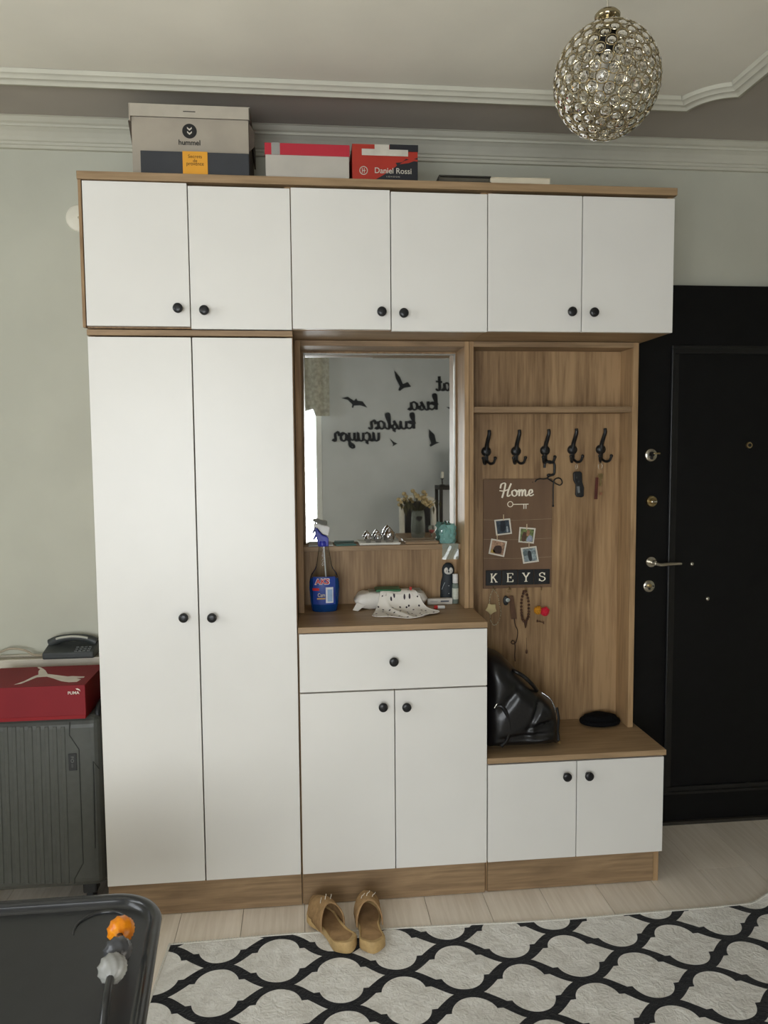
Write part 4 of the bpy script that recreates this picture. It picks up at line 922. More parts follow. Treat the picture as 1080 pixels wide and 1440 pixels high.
# teal cellophane pouch: crumpled on the shelf, its clear sleeve hanging over the shelf edge
gx, gy = 1.131, .302
t = thing('cellophane_pouch', (gx, gy, 1.1231), 'crumpled teal cellophane pouch on the mirror shelf with its clear end hanging down', 'pouch')
rnd = random.Random(3); pts_ = []; nr, nz_ = 22, 9
for j in range(nz_):
    for i in range(nr):
        a_ = 2*PI*i/nr; r_ = .027*(1+.10*math.sin(j*2.1+i*1.7)+.10*rnd.uniform(-1, 1))*(1 if j < nz_-1 else .85); pts_.append((gx+r_*math.cos(a_), gy+r_*.85*math.sin(a_), 1.1236+.066*j/(nz_-1)+(.006*rnd.uniform(-1, 1) if j else 0)))
m = MB().add(pts_, [(j*nr+i, j*nr+(i+1) % nr, (j+1)*nr+(i+1) % nr, (j+1)*nr+i) for j in range(nz_-1) for i in range(nr)])
m.build('pouch', thin_glass('teal_film', (.36, .70, .66), 1.9, .45), t)
m = MB(); vs = []
for j in range(13):
    f = j/12; z = 1.1250-.056*f
    for i in range(9): x = gx-.026+.058*i/8; vs.append((x, (.2715 if j else .276)-.002*math.sin(i*1.3+f*5)-.001, z))
m.add(vs, [(j*9+i, j*9+i+1, (j+1)*9+i+1, (j+1)*9+i) for j in range(12) for i in range(8)]); m.build('clear_sleeve', thin_glass('teal_sleeve', (.74, .88, .86), 1.6, .22), t, True)

# shelf under the mirror
SH = 1.1231
mat('silver', '#cfcfd2', .14, 1.0, var=.06, scale=30); mat('china_white', '#d8d6cb', .35)
t = thing('ornament_tray', (.93, .309, SH), 'narrow white tray under the silver ornaments on the mirror shelf', 'tray')
a = at_y(506, 762, .28).x; c = at_y(563, 762, .28).x
MB().box(a, c, .285, .335, SH, SH+.005).box(a-.002, c+.002, .282, .287, SH+.003, SH+.008).box(a-.002, c+.002, .333, .338, SH+.003, SH+.008).build('dish', 'china_white', t, bevel=.0015)
for (u, k_, lab) in ((519, .82, 'small silver swirl-topped ornament, left end of the white tray by the bottle'), (533, .9, 'small silver swirl-topped ornament between the two others on the tray'), (549, 1.22, 'largest silver swirl-topped ornament on the white tray')):
    x = at_y(u, 755, .28).x; pt = thing('silver_ornament', (x, .309, SH+.0055), lab.replace(', left end of the white tray by the bottle', ' at the tray end nearer the spray bottle'), 'ornament', 'silver ornaments on the mirror shelf')
    MB().lathe([(.010*k_, 0), (.0105*k_, .002), (.014*k_, .014*k_), (.0155*k_, .017*k_)], (x, .309, SH+.0055), 24).build('cup', 'silver', pt, True)
    MB().lathe([(.0165*k_, .017*k_), (.0175*k_, .021*k_), (.014*k_, .026*k_), (.0148*k_, .029*k_), (.0095*k_, .034*k_), (.0098*k_, .036*k_), (.004*k_, .042*k_), (.001, .046*k_)], (x, .309, SH+.0055), 24, fn=lambda a_, h_: 1+.08*math.sin(5*a_+h_*260)).build('swirl', 'silver', pt, True)
mat('envelope', '#c8c9c2', .7, var=.05); mat('teal_card', '#3d6b64', .6)
tag(MB().box(.64, .725, .282, .338, SH, SH+.003).build('envelope', 'envelope', None, origin=(.68, .3, SH)), 'white envelope lying on the mirror shelf behind the spray bottle', 'envelope')
p_ = tag(MB().prism([(.735, .280, SH), (.805, .284, SH), (.80, .336, SH), (.73, .330, SH)], (0, 0, .004)).build('greeting_card', 'teal_card', None, origin=(.77, .29, SH)), 'dark teal card lying on the mirror shelf beside the white tray', 'card')
t = thing('wooden_tablet', (1.03, .29, SH), 'flat wooden tablet lying on the mirror shelf beside the silver ornaments', 'board')
MB().box(.978, 1.095, .283, .336, SH, SH+.009).build('board', WX, t, bevel=.002)

# ------------------------------------------------------------------ key board and hanging things
YBo = YP-.009
def bp_(u, v, y=YBo): return at_y(u, v, y)
a = bp_(680, 674); c = bp_(775.5, 825.5)
mat('board_brown', '#6f5640', .7, var=.2, scale=14, stretch=(1,1,.15)); mat('sign_cream', '#f2ead6', .6, var=.03); mat('tile_black', '#181a1c', .5, var=.1); mat('string', '#a8977a', .8); mat('peg_wood', '#cdb898', .7); mat('photo_border', '#d6d0c2', .6)
t = thing('key_board', ((a.x+c.x)/2, YP, c.z), 'brown wooden key board with cream lettering, clipped photos and black letter tiles', 'key holder')
MB().box(a.x, c.x, YBo, YP-.0006, c.z, a.z).build('board', 'board_brown', t, bevel=.001)
o0 = bp_(703, 698); e0 = bp_(750, 698)
script_word(MB(), 'Home', (o0.x, YBo-.0002, o0.z), (1,0,0), (0,0,1), bp_(703,681).z-bp_(703,699).z, e0.x-o0.x, .0046, .0022).build('cream_lettering', 'sign_cream', t)
k0 = bp_(717.5, 709); 
m = MB().tube([(k0.x+.0095*math.cos(2*PI*i/24), YBo-.001, k0.z+.0095*math.sin(2*PI*i/24)) for i in range(24)], .0015, 6, closed=True)
m.box(k0.x+.0100, bp_(743,709).x, YBo-.0022, YBo-.0003, k0.z-.0022, k0.z+.0006)
for u in (736.5, 739.5): x = bp_(u, 709).x; m.box(x-.0014, x+.0014, YBo-.0022, YBo-.0003, k0.z-.0175, k0.z-.0022)
m.build('key_emblem', 'sign_cream', t)
for v in (731, 758.5, 785):
    p = bp_(680, v); MB().tube(smooth([(a.x, YBo-.0008, p.z), ((a.x+c.x)/2, YBo-.0014, p.z-.003), (c.x, YBo-.0008, p.z)], 5), .0004, 5).build('string', 'string', t)
Q = lambda x, y: (670+x/9, 670+y/9)
photos = [([(225,550),(425,530),(450,725),(250,750)], '#3b4650', [('#20262e', [(.3,.2),(.6,.2),(.7,.9),(.35,.9)]), ('#9aa3a8', [(.72,.1),(.85,.1),(.85,.5),(.75,.5)])], (342,520)),
          ([(545,640),(750,655),(725,850),(530,832)], '#6d7a4c', [('#a07a5c', [(.45,.5),(.65,.45),(.7,.85),(.5,.9)]), ('#99a0b0', [(.5,.05),(.95,.05),(.9,.45),(.65,.5)]), ('#5a4334', [(.12,.05),(.42,.05),(.45,.65),(.2,.7)])], (637,640)),
          ([(188,785),(388,822),(350,1020),(152,978)], '#a5836a', [('#3e2a24', [(.2,.1),(.8,.1),(.75,.65),(.3,.6)]), ('#b89a4c', [(.05,.05),(.35,.05),(.3,.25),(.05,.25)])], (262,770)),
          ([(560,905),(758,880),(790,1078),(592,1105)], '#8d9a9c', [('#2a2f33', [(.38,.1),(.6,.1),(.62,.75),(.36,.75)]), ('#5d6a6c', [(.02,.5),(.3,.5),(.3,.8),(.02,.8)])], (665,870))]
for corners, bgc, patches, peg in photos:
    P4 = [bp_(*Q(*q), YBo-.002) for q in corners]; tl, tr_, br, bl = P4
    ph = MB().prism([(p.x, YBo-.0018, p.z) for p in P4], (0, -.0006, 0)).build('photo', 'photo_border', t)
    def pq(f, g, y): p = bl*(1-f)*(1-g)+br*f*(1-g)+tl*(1-f)*g+tr_*f*g; return (p.x, y, p.z)
    MB().prism([pq(.09, .09, YBo-.0025), pq(.91, .09, YBo-.0025), pq(.91, .91, YBo-.0025), pq(.09, .91, YBo-.0025)], (0, -.0002, 0)).build('photo_image', mat('photo_'+bgc[1:], bgc, .4, var=.5, scale=120), ph)
    for cc, poly in patches:
        MB().prism([pq(.09+.82*f, .09+.82*g, YBo-.0028) for f, g in smooth(poly, 3, True)], (0, -.0001, 0)).build('image_patch', mat('photo_'+cc[1:], cc, .4, var=.3, scale=200), ph)
    p = bp_(*Q(*peg), YBo-.004); MB().box(p.x-.0012, p.x+.0012, YBo-.0065, YBo-.0031, p.z-.011, p.z+.011).build('clothes_peg', 'peg_wood', t, bevel=.0004)
te = [bp_(682.5+22.6*i, 811) for i in range(5)]
zt0, zt1 = bp_(728, 822).z, bp_(728, 801).z; K = {
 'K': [[(.08,0),(.38,0)],[(.23,0),(.23,1)],[(.08,1),(.38,1)],[(.23,.42),(.78,1)],[(.62,1),(.92,1)],[(.42,.6),(.82,0)],[(.66,0),(.98,0)]],
 'E': [[(.1,0),(.88,0)],[(.25,0),(.25,1)],[(.1,1),(.86,1)],[(.25,.52),(.62,.52)],[(.88,0),(.88,.24)],[(.86,1),(.86,.78)],[(.62,.4),(.62,.64)]],
 'Y': [[(.3,0),(.7,0)],[(.5,0),(.5,.46)],[(.5,.46),(.14,1)],[(.5,.46),(.86,1)],[(.0,1),(.32,1)],[(.68,1),(1.,1)]],
 'S': [[(.8,.76),(.66,.95),(.42,.98),(.2,.84),(.24,.62),(.5,.52),(.78,.42),(.84,.2),(.62,.02),(.36,.02),(.16,.2)],[(.8,.98),(.8,.7)],[(.16,.02),(.16,.3)]]}
for i, ch in enumerate('KEYS'):
    x0_, x1_ = te[i].x+.0012, te[i+1].x-.0012
    tl_ = MB().box(x0_, x1_, YBo-.006, YBo-.0003, zt0, zt1).build('letter_tile', 'tile_black', t, bevel=.001)
    m = MB(); lw = (x1_-x0_)*.52; lh = (zt1-zt0)*.56; ox = (x0_+x1_)/2-lw/2; oz = (zt0+zt1)/2-lh/2
    for st_ in K[ch]: 
        pts = [(f*lw, g*lh) for f, g in st_]; m.ribbon(pts, .0036 if len(st_) > 2 or abs(st_[0][1]-st_[1][1]) > .3 else .0026, (ox, YBo-.0061, oz), (1,0,0), (0,0,1), .0008)
    m.build('tile_letter', 'sign_cream', tl_)
hk = [bp_(u, 826) for u in (693.5, 715.5, 738.5, 760.5)]
for p in hk: MB().tube(smooth([(p.x, YBo+.001, p.z+.003), (p.x, YBo-.010, p.z+.001), (p.x, YBo-.012, p.z-.006), (p.x, YBo-.008, p.z-.008), (p.x, YBo-.006, p.z-.005)], 4), .0011, 6).build('cup_hook', 'brass', t, True)
for u in (708.5, 749): p = bp_(u, 678); MB().lathe([(.0016, 0), (.0016, .001), (.0006, .0015)], (p.x, YBo, p.z), 10, axis='y').build('nail', 'dark_hole', t)

YK = YBo-.0092
def kp(x, y, yy=YK): return at_y(670+x/9, 810+y/9, yy)
G_ = 'keychains under the key board'
mat('bead_pearl', '#b5ab90', .4); mat('charm_cream', '#c9b98a', .6, var=.15); mat('leather_brown', '#5a3e2a', .7, var=.2, scale=60); mat('wood_bead', '#4b2f1f', .5, var=.3, scale=80); mat('yarn_red', '#cf2138', .9, var=.25, scale=200, bump=.5); mat('yarn_yellow', '#c98a1c', .9, var=.3, scale=200, bump=.5); mat('cord_dark', '#33201a', .7)
# 1 star charm on a bead chain
c_ = kp(215, 175); t = thing('keychain', (c_.x, YK, c_.z), 'cream star charm on a pearl bead chain hanging from the key board', 'keychain', G_)
for path_, nb in (([(215,165),(180,240),(165,330),(170,420),(175,520)], 20), ([(215,165),(270,240),(290,360),(310,470),(270,590),(215,620),(180,560)], 30)):
    pts = smooth([kp(*q) for q in path_], 12); m = MB()
    for i in range(nb): m.ball(pts[int(i*(len(pts)-1)/(nb-1))], .0020, seg=6, rings=4)
    o = m.build('bead_chain', 'bead_pearl', t, True); o['kind'] = 'stuff'
sc_ = kp(185, 415); m = MB()
st_ = [(sc_.x+(.0225 if i % 2 == 0 else .0160)*math.cos(PI/2+.5+i*PI/5), YK-.004, sc_.z+(.0225 if i % 2 == 0 else .0160)*math.sin(PI/2+.5+i*PI/5)) for i in range(10)]
m.prism(st_, (0, .005, 0)).build('star_charm', 'charm_cream', t, bevel=.0015)
# 2 keys with leather strap and cord
c_ = kp(410, 175); t = thing('keychain', (c_.x, YK, c_.z), 'ring of keys with black fob and long dark cord hanging from the key board', 'keychain', G_)
MB().tube([(c_.x+.0085*math.cos(2*PI*i/20), YK, c_.z-.002+.0085*math.sin(2*PI*i/20)) for i in range(20)], .0011, 6, closed=True).build('key_ring', 'brass', t, True)
f_ = kp(370, 310); MB().ball((f_.x, YK-.002, f_.z), .0105, .004, .0175, 16, 10).build('fob', 'tile_black', t, True)
f_ = kp(392, 300); MB().lathe([(.0075, 0), (.0075, .0015), (.006, .002)], (f_.x, YK-.0062, f_.z), 18, axis='y').build('coin_disc', mat('coin', '#a3a9a4', .4, .5), t, True)
MB().prism([kp(*q) for q in ((412,250),(468,250),(512,545),(440,548))], (0, .0022, 0)).build('leather_strap', 'leather_brown', t, bevel=.0006)
MB().tube(smooth([kp(*q, YK-.001) for q in ((478,540),(490,620),(520,690),(515,780),(495,845),(460,860),(440,840),(455,818),(482,835),(490,900),(485,1000),(490,1080))], 5), .0017, 7).build('cord', 'cord_dark', t, True)
# 3 prayer beads
c_ = kp(615, 175); t = thing('prayer_beads', (c_.x, YK, c_.z), 'looped string of dark brown wooden beads with tassel hanging from the key board', 'beads', G_)
lp_ = smooth([kp(*q) for q in ((600,195),(572,300),(568,430),(580,530),(610,580),(650,530),(662,430),(655,300),(625,195))], 6)
for i in range(24):
    p = lp_[int(i*(len(lp_)-1)/23)]; MB().ball(p+Vector((0, -.001*(i % 2), 0)), .0050, seg=9, rings=6).build('bead', 'wood_bead', t, True)
MB().lathe([(.006, 0), (.0052, -.008), (.0035, -.018), (.0016, -.026)], kp(622, 570), 12).build('tassel_head', 'wood_bead', t, True)
MB().tube([kp(632, 780), kp(635, 930)], .0005, 5).build('tassel_cord', 'cord_dark', t)
MB().lathe([(.0008, 0), (.0038, -.006), (.0044, -.012), (.002, -.016)], kp(635, 928), 12).build('tassel_bead', 'wood_bead', t, True)
# 4 pompom
c_ = kp(818, 175); t = thing('pompom_charm', (c_.x, YK, c_.z), 'red and yellow pompom charm with a small bone hanging from the key board', 'keychain', G_)
MB().tube([kp(815, 150), kp(815, 360)], .0005, 5).build('thread', 'cord_dark', t)
rnd = random.Random(5)
for (q, r_, mt, dy) in (((775, 430), .0145, 'yarn_yellow', .003), ((855, 440), .0160, 'yarn_red', -.003)):
    p = kp(*q); m = MB(); yc = YK+dy-.008; m.ball((p.x, yc, p.z), r_*.86, r_*.6, r_*.9, 16, 10)
    for i in range(160):
        d_ = Vector((rnd.gauss(0,1), rnd.gauss(0,1)*.7, rnd.gauss(0,1))).normalized(); b0 = Vector((p.x, yc, p.z))
        s1 = b0+Vector((d_.x*r_*.7, d_.y*r_*.45, d_.z*r_*.7)); s2 = b0+Vector((d_.x*r_*1.1, d_.y*r_*.7, d_.z*r_*1.12)); m.tube([s1, s2], .0008, 4)
    m.build('pompom', mt, t, True)['kind'] = 'stuff'
b0, b1 = kp(770, 570), kp(850, 592); m = MB().tube([b0, b1], .0018, 7)
for q in (b0, b1):
    for dz in (-.002, .002): m.ball(q+Vector((0, 0, dz)), .0028, seg=8, rings=6)
m.build('bone_charm', 'wood_bead', t, True)

# hanging on the coat hooks
YKH = YP-.030
mat('iron_black', '#16191a', .45, var=.2)
YKH = YP-.0365
t = thing('iron_scroll_hanger', HB[2]+Vector((0, -.02, -.04)), 'black wrought iron scroll hanger on the third coat hook', 'hanger')
def ip(x, y, yy=YKH+.004): return at_y(680+x/9, 590+y/9, yy)
MB().tube(smooth([ip(*q) for q in ((772,610),(775,565),(800,535),(860,535),(895,560),(898,640),(890,690),(850,705),(815,705))], 5), .0045, 8).build('bracket', 'iron_black', t, True)
MB().ball(ip(828, 705), .0085, .006, .0065, 14, 8).build('knuckle', 'iron_black', t, True)
for L_ in (((830,715),(815,745),(880,790),(960,830),(995,800),(975,750),(930,742),(893,770),(882,850),(880,980),(880,1085)), ((826,715),(800,742),(760,752),(715,750),(670,765),(655,790))):
    MB().tube(smooth([ip(*q, YKH+.010) for q in L_], 6), .0023, 7).build('scroll', 'iron_black', t, True)
MB().ball(ip(880, 1092, YKH+.010), .0042, seg=10, rings=6).build('scroll_tip', 'iron_black', t, True)

def hq(x, y, yy): return at_y(660+x/4.909, 590+y/4.909, yy)
YV = YP-.030
c_ = hq(740, 325, YV); t = thing('car_key', (c_.x, YV, c_.z), 'black car key fob hanging from the fourth coat hook', 'key')
MB().tube([(c_.x+.0062*math.cos(2*PI*i/18)*.6, YV+.001, c_.z+.0085*math.sin(2*PI*i/18)) for i in range(18)], .001, 6, closed=True).build('key_ring', 'steel', t, True)
fob = MB().prism([hq(*q, YV-.003) for q in ((720,370),(735,358),(770,358),(780,370),(782,430),(794,470),(792,530),(775,538),(745,535),(735,520),(738,450),(722,420))], (0, .011, 0)).build('fob', 'tile_black', t, bevel=.003)
MB().prism([hq(*q, YV-.0032) for q in ((742,462),(760,460),(763,505),(748,508))], (0, -.0006, 0)).build('fob_plate', mat('fob_grey', '#7d8284', .4, .4), fob)
for q in ((740,400),(752,428)): p = hq(*q, YV); MB().lathe([(.0034, 0), (.003, .0012)], (p.x, YV-.003, p.z), 12, axis='y').build('fob_button', mat('fob_button', '#303335', .5), fob)
c_ = hq(905, 330, YV); t = thing('house_keys', (c_.x, YV, c_.z), 'brass house keys with a brown leather strip on the fifth coat hook', 'keys')
MB().tube([(c_.x+.0075*math.cos(2*PI*i/20), YV+.001, c_.z+.004+.0115*math.sin(2*PI*i/20)) for i in range(20)], .001, 6, closed=True).build('key_ring', 'steel', t, True)
p = hq(905, 390, YV)
kk = MB().lathe([(.0095, 0), (.0095, .0022)], (p.x, YV, p.z), 20, axis='y').build('key', 'brass', t, True)
MB().box(p.x-.0028, p.x+.0028, YV-.0021, YV-.0003, p.z-.036, p.z-.008).box(p.x+.0028, p.x+.0046, YV-.0021, YV-.0003, p.z-.034, p.z-.028).box(p.x+.0028, p.x+.0042, YV-.0021, YV-.0003, p.z-.024, p.z-.019).build('key_blade', 'brass', kk)
MB().prism([hq(*q, YV+.003) for q in ((872,400),(892,400),(885,550),(862,550))], (0, .002, 0)).build('leather_strip', mat('leather_red', '#54261c', .6, var=.2), t, bevel=.0006)
p = hq(905, 512, YV); MB().lathe([(.0055, 0), (.0055, .002)], (p.x+.001, YV-.001, p.z), 14, axis='y').build('tag', mat('copper_tag', '#a8775c', .4, .6), t, True)

# ------------------------------------------------------------------ bag and cap on the bench
BT = ZB1+.0006
mat('bag_leather', '#101012', .36, var=.3, scale=90, bump=.15, coat=.12); mat('bag_edge', '#0c0c0d', .35)
t = thing('leather_bag', (1.33, .15, BT), 'black leather bag slumped on the bench against the dresser side', 'bag')
YG = .150
top_px = [(686,918),(700,918.5),(716,931),(735,951),(752,967),(765,976),(775,985),(780,1000),(782,1020),(782,1040)]
tp = [at_y(u, v, YG-.03) for u, v in top_px]
ol = [(p.x, p.z) for p in tp]; ol[0] = (1.214, ol[0][1]-.006)
ol += [(1.462, BT+.006), (1.44, BT+.001), (1.38, BT+.0005), (1.30, BT+.0005), (1.235, BT+.0005), (1.211, BT+.012), (1.2095, .55), (1.2095, .66)]
oc = (1.315, .575); ol2 = [(x-oc[0], z-oc[1]) for x, z in smooth(ol, 4, True)]
def crease(x, z, r):
    w_ = 0
    for (cx_, cz_, ang, ln, wd_, am) in ((.06, .02, 1.2, .07, .010, -.022), (.085, -.03, .25, .06, .010, -.018), (.03, -.065, .08, .09, .010, -.014), (.10, .04, 2.0, .05, .012, .014), (-.03, .06, .9, .08, .016, -.014), (.07, -.085, .3, .06, .010, .012), (.0, .1, 2.4, .09, .014, -.012), (.05, -.01, 1.4, .06, .012, .012)):
        dx_, dz_ = x-cx_, z-cz_; s1 = dx_*math.cos(ang)+dz_*math.sin(ang); s2 = -dx_*math.sin(ang)+dz_*math.cos(ang)
        w_ += am*math.exp(-(s1/ln)**2-(s2/wd_)**2)
    return w_*(1-r**4)
bag = MB().pillow(ol2, (oc[0], YG, oc[1]), (1,0,0), (0,0,1), 0.122, 34, 6.0, warp=crease).build('body', 'bag_leather', t, True, weld=True)
def bgp(u, v, y): return at_y(u, v, y)
MB().tube(smooth([bgp(*q) for q in ((762,974,.11),(772,981,.10),(778,990,.095),(781,1003,.09),(781,1022,.09))], 5), .0024, 7).build('zip', mat('zip_silver', '#b9bcbc', .25, 1.0, var=.4, scale=400), t, True)
zp = bgp(779.5, 1000, .085); zo = MB().box(zp.x-.004, zp.x+.004, zp.y-.003, zp.y+.003, zp.z-.020, zp.z+.002).build('zip_pull', 'steel', t, bevel=.002)
MB().tube([(zp.x, zp.y, zp.z-.019), (zp.x, zp.y, zp.z-.032)], .0032, 8).build('zip_tab', 'steel', zo, True)
st_ = smooth([bgp(*q) for q in ((783,995,.085),(785.5,1010,.08),(784.5,1028,.08),(786,1043,.075))], 6)
MB().tube(st_, .0045, 6).build('side_strap', 'bag_edge', t, True)
p = st_[-1]; MB().lathe([(.005, 0), (.005, .004)], (p.x, p.y-.003, p.z), 12, axis='y').build('strap_rivet', 'brass', t, True)
MB().tube(smooth([bgp(*q) for q in ((720,941,.10),(724,944,.055),(735,950,.05),(748,962,.052),(755,971,.09))], 6), .0065, 9).build('carry_handle', 'bag_edge', t, True)
for q in ((721,941,.085),(754,968,.085)): p = bgp(*q); MB().ball(p, .0045, seg=10, rings=6).build('handle_stud', 'steel', t, True)
MB().tube(smooth([bgp(*q) for q in ((696,995,.045),(705,993,.035),(713,1005,.033),(716,1022,.034),(713,1040,.038),(705,1049,.045))], 6), .007, 9).build('shoulder_strap', 'bag_leather', t, True)
p = bgp(697, 993, .034); MB().tube([(p.x-.004, p.y, p.z-.006), (p.x+.005, p.y, p.z+.008)], .0018, 7).build('strap_ring', 'steel', t, True)

mat('felt_black', '#141416', .95, var=.3, scale=150, bump=.3, spec=.1)
t = thing('knit_cap', (1.682, .262, BT), 'black knitted cap lying flat on the bench end by the door', 'cap')
ol = [(.064*math.cos(2*PI*i/40)*(1+.06*math.cos(4*PI*i/40)), .042*math.sin(2*PI*i/40)) for i in range(40)]
MB().pillow(ol, (1.682, .262, BT+.0185), (1,0,0), (0,1,0), .0183, 8, 4.0, warp=lambda x, y, r: .002*math.sin(x*90+y*50)*r*(1-r)*3).build('crown', 'felt_black', t, True, weld=True)
MB().tube([(1.682+.0655*math.cos(2*PI*i/40), .262+.0435*math.sin(2*PI*i/40), BT+.011) for i in range(40)], .0095, 8, closed=True).build('brim', 'felt_black', t, True)

# ------------------------------------------------------------------ far side of the room, seen in the mirror
def mp_(u, v, y): p = at_y(u, v, 2*YM-y); return Vector((p.x, y, p.z))
mat('decal_black', '#23272e', .6, var=.1)
def mw(x, y): return mp_(420+x/4.5, 490+y/4.5, YB+.003)
GB = 'bird decals on the far wall'
birds = [([(605,140),(640,180),(660,225),(690,212),(712,242),(665,250),(640,270),(630,262),(640,240),(615,190)], 'black bird wall decal with one wing raised high above the word kısa'),
 ([(270,315),(310,305),(350,330),(365,315),(372,330),(405,335),(435,375),(390,360),(350,362),(345,377),(335,372),(340,355),(310,325)], 'black bird wall decal with both wings spread, gliding above uçuyor'),
 ([(825,512),(860,545),(870,590),(892,595),(862,607),(835,622),(828,612),(838,600),(825,560)], 'black bird wall decal with folded upright wing under the word kısa'),
 ([(575,568),(600,590),(625,602),(605,612),(595,620),(598,605)], 'smallest black bird wall decal beside the word uçuyor'),
 ([(935,370),(975,372),(1010,395),(1050,380),(1020,420),(985,450),(970,440),(975,400)], 'black bird wall decal beyond the end of the word kısa')]
for pl, lb_ in birds:
    P3 = [mw(*q) for q in pl]; m = MB().prism([(p.x, YB+.0005, p.z) for p in P3], (0, .004, 0))
    cc = sum((p for p in P3), Vector())/len(P3); tag(m.build('bird_decal', 'decal_black', None, origin=(cc.x, YB, cc.z)), lb_, 'wall decal', GB)
for wtxt, spell, (xr, xl, yb_, ya_) in (('Hayat', None, (1140, 868, 266, 172)), ('kisa', 'kısa', (880, 697, 388, 290)), ('kuSlar', 'kuşlar', (738, 445, 508, 410)), ('ucuyor', 'uçuyor', (512, 218, 584, 480))):
    p = mw(xr, yb_); q = mw(xl, yb_); r_ = mw(xr, ya_)
    o = script_word(MB(), wtxt, (p.x, YB+.0006, p.z), (-1,0,0), (0,0,1), r_.z-p.z, p.x-q.x, .021, .004).build('wall_lettering', 'decal_black', None, origin=(p.x, YB, p.z))
    tag(o, 'black script wall lettering reading %s on the far wall' % (spell or wtxt), 'wall decal', 'script words on the far wall')
# valance over the far window
mat('lace', '#b9b8ac', .9, var=.25, scale=30, bump=.3)
t = thing('curtain_valance', (0.2, YB+.06, 2.4), 'pale grey pleated curtain valance with scalloped hem above the far window', 'curtain')
m = MB(); vs = []; nn = 120
for i in range(nn+1):
    x = -1.35+2.22*i/nn; yv = YB+.075+.018*math.sin(i*.9)
    f = (i % 40)/40; hem = 1.90-.10*math.sin(PI*((i/nn*3) % 1))
    if x > .74: hem = 1.78
    for k_ in range(7): vs.append((x, yv+.01*(k_/6), hem+(2.42-hem)*k_/6))
fs = [(i*7+k_, (i+1)*7+k_, (i+1)*7+k_+1, i*7+k_+1) for i in range(nn) for k_ in range(6)]
o = m.add(vs, fs).build('cloth', 'lace', t, True); o.modifiers.new('thick', 'SOLIDIFY').thickness = .004
MB().tube([(-1.4, YB+.08, 2.43), (.92, YB+.08, 2.43)], .014, 10).build('curtain_rod', 'pvc_white', t, True)
# console table with a vase, glass and chair behind
mat('table_wood', '#8b6f52', .4, var=.2, scale=12, stretch=(.1,1,1)); mat('chair_white', '#d2d0c6', .5, var=.06); mat('seat_dark', '#2b2a2c', .8); mat('stand_dark', '#2a2725', .5)
TY = -3.12; tz = mp_(590, 758, TY).z
t = thing('dining_table', (1.75, -3.3, 0), 'brown wooden table carrying the vase of dried flowers', 'table')
tx0, tx1 = mp_(566, 758, TY).x, 2.35
MB().box(tx0, tx1, -3.62, -3.02, tz-.035, tz).build('tabletop', 'table_wood', t, bevel=.004)
for x in (tx0+.06, tx1-.06):
    for y in (-3.56, -3.08): MB().box(x-.03, x+.03, y-.03, y+.03, 0, tz-.035).build('leg', 'table_wood', t, bevel=.004)
vp = mp_(588, 756, -3.22); R_ = .058
t = thing('flower_vase', (vp.x, -3.22, tz+.0006), 'clear glass vase of dried flowers standing on the brown table', 'vase')
prof_ = [(.8, 0), (1, .02), (1.02, .10), (.92, .20), (.85, .225)]
vz = MB().lathe([(R_*a_, b_) for a_, b_ in prof_], (vp.x, -3.22, tz+.0006), 24); vz.f = vz.f[:-1]; vz.build('glass', mat('vase_glass', '#c9cfca', .05, trans=.85, ior=1.15), t, True).modifiers.new('thick', 'SOLIDIFY').thickness = .003
hz_ = tz+.165; hrt = [(vp.x+.026*(16*math.sin(a_)**3)/16, -3.22+R_+.004, hz_+.026*(13*math.cos(a_)-5*math.cos(2*a_)-2*math.cos(3*a_)-math.cos(4*a_))/16) for a_ in [2*PI*i/28 for i in range(28)]]
MB().prism(hrt, (0, .003, 0)).build('heart_tag', 'seat_dark', t)
rnd = random.Random(11); mat('dry_stem', '#4c4a38', .9); mat('dry_flower', '#b7a57e', .95, var=.3, scale=60, bump=.4)
for i in range(34):
    a_ = rnd.uniform(-1.1, 1.1); l_ = rnd.uniform(.24, .36); tip = Vector((vp.x+math.sin(a_)*l_*.55, -3.22+rnd.uniform(-.06, .06), tz+.05+l_*math.cos(a_*.7)))
    stt = Vector((vp.x+math.sin(a_)*.02, -3.22, tz+.03)); sm = MB().tube(smooth([stt, Vector((vp.x+math.sin(a_)*.035, -3.22, tz+.22)), tip], 5), .0022, 5).build('stem', 'dry_stem', t)
    if i % 2: MB().ball(tip, .020, .020, .017, 9, 6).ball(tip+Vector((.018, .01, -.02)), .014, seg=8, rings=5).build('flower_head', 'dry_flower', sm, True)
    else: MB().prism([tip, tip+Vector((.012, 0, -.03)), tip+Vector((.002, 0, -.075)), tip+Vector((-.010, 0, -.03))], (0, .003, 0)).build('leaf', 'dry_stem', sm)
gp = mp_(607, 756, -3.12)
t = thing('stemmed_glass', (gp.x, -3.12, tz+.0006), 'small stemmed glass with red drink on the brown table', 'glass')
MB().lathe([(.026, 0), (.026, .003), (.004, .007), (.004, .04), (.022, .06), (.026, .085), (.022, .11)], (gp.x, -3.12, tz+.0006), 20).build('bowl', MATS['vase_glass'], t, True)
MB().lathe([(.002, .044), (.019, .06), (.0225, .075)], (gp.x, -3.12, tz+.0006), 18).build('drink', 'label_red', t, True)
cp_ = mp_(589, 720, -3.72); zc1 = mp_(589, 704, -3.72).z
t = thing('dining_chair', (cp_.x, -3.72, 0), 'white wooden chair with dark upholstery behind the brown table', 'chair')
w_ = .145
for sg in (-1, 1):
    MB().tube(smooth([(cp_.x+sg*w_, -3.76, 0), (cp_.x+sg*w_, -3.76, .45), (cp_.x+sg*w_, -3.80, zc1)], 5), .024, 8).build('back_post', 'chair_white', t, True)
    MB().tube([(cp_.x+sg*w_, -3.66, 0), (cp_.x+sg*w_, -3.66, .43)], .022, 8).build('leg', 'chair_white', t, True)
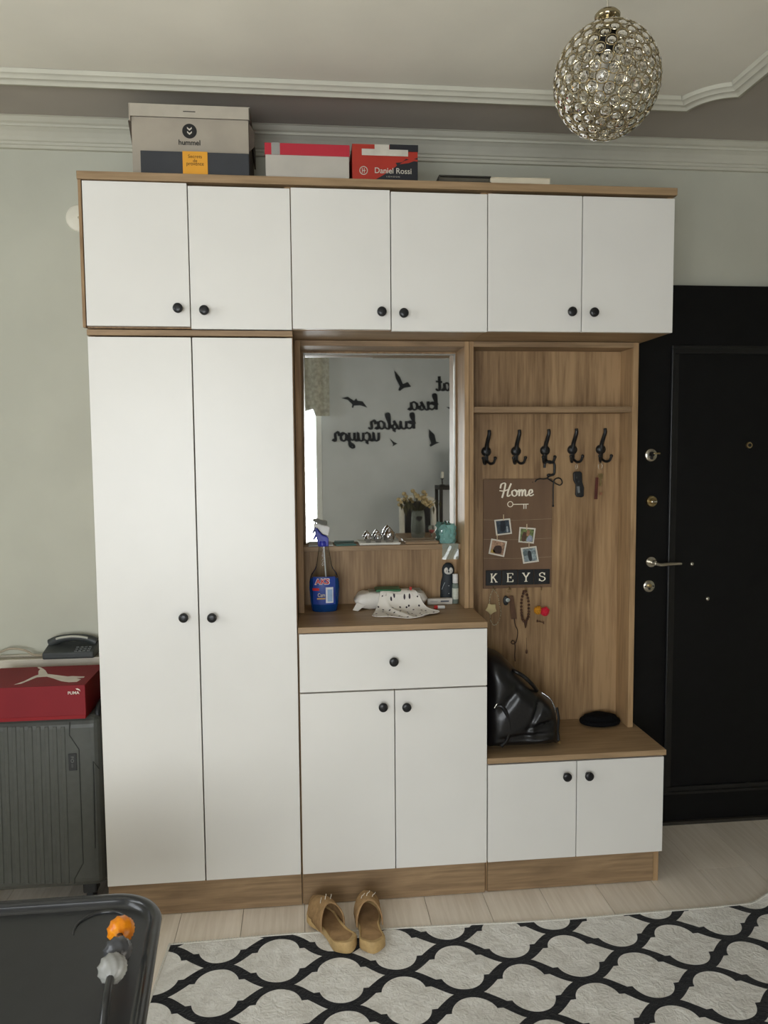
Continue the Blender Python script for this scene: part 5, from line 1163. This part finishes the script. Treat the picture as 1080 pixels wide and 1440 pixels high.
MB().tube(smooth([(cp_.x-w_, -3.80, zc1), (cp_.x-w_*.5, -3.80, zc1+.02), (cp_.x, -3.80, zc1+.035), (cp_.x+w_*.5, -3.80, zc1+.02), (cp_.x+w_, -3.80, zc1)], 4), .022, 8).build('top_rail', 'chair_white', t, True)
MB().box(cp_.x-w_+.03, cp_.x+w_-.03, -3.815, -3.775, .52, zc1-.01).build('back_pad', 'seat_dark', t, bevel=.012)
MB().box(cp_.x-w_-.02, cp_.x+w_+.02, -3.79, -3.635, .43, .48).build('seat', 'seat_dark', t, bevel=.012)
sp_ = mp_(616, 683, -3.72)
t = thing('plant_stand', (sp_.x+.2, -3.72, 0), 'tall dark metal stand with a candlestick on top', 'stand')
MB().box(sp_.x, sp_.x+.42, -3.90, -3.64, sp_.z-.035, sp_.z).build('top', 'stand_dark', t, bevel=.003)
for x in (sp_.x+.015, sp_.x+.405):
    for y in (-3.885, -3.655): MB().box(x-.014, x+.014, y-.014, y+.014, 0, sp_.z-.035).build('leg', 'stand_dark', t)
MB().box(sp_.x+.01, sp_.x+.41, -3.89, -3.65, .42, .445).build('lower_shelf', 'stand_dark', t)
cq = mp_(622.5, 681, -3.72)
t = thing('candlestick', (cq.x, -3.74, sp_.z+.0006), 'dark candlestick with a white candle on the tall stand', 'candlestick')
MB().lathe([(.03, 0), (.028, .006), (.006, .012), (.006, .055), (.016, .06), (.016, .066)], (cq.x, -3.74, sp_.z+.0006), 18).build('holder', 'stand_dark', t, True)
MB().lathe([(.0135, .066), (.0125, .12), (.004, .124)], (cq.x, -3.74, sp_.z+.0006), 16).build('candle', 'china_white', t, True)
fx = mp_(634, 660, -3.80)
t = thing('picture_frame', (fx.x+.14, -3.86, sp_.z+.0006), 'white framed dark picture leaning on the tall stand against the wall', 'picture')
z0_, z1_ = sp_.z+.0006, mp_(634, 636, -3.85).z
MB().box(fx.x+.03, fx.x+.26, -3.88, -3.87, z0_+.03, z1_-.03).build('picture', 'seat_dark', t)
for (a_, b_, c_, d_) in ((fx.x, fx.x+.03, z0_, z1_), (fx.x+.26, fx.x+.29, z0_, z1_), (fx.x+.03, fx.x+.26, z0_, z0_+.03), (fx.x+.03, fx.x+.26, z1_-.03, z1_)):
    MB().box(a_, b_, -3.885, -3.86, c_, d_).build('frame_bar', 'chair_white', t, bevel=.005)
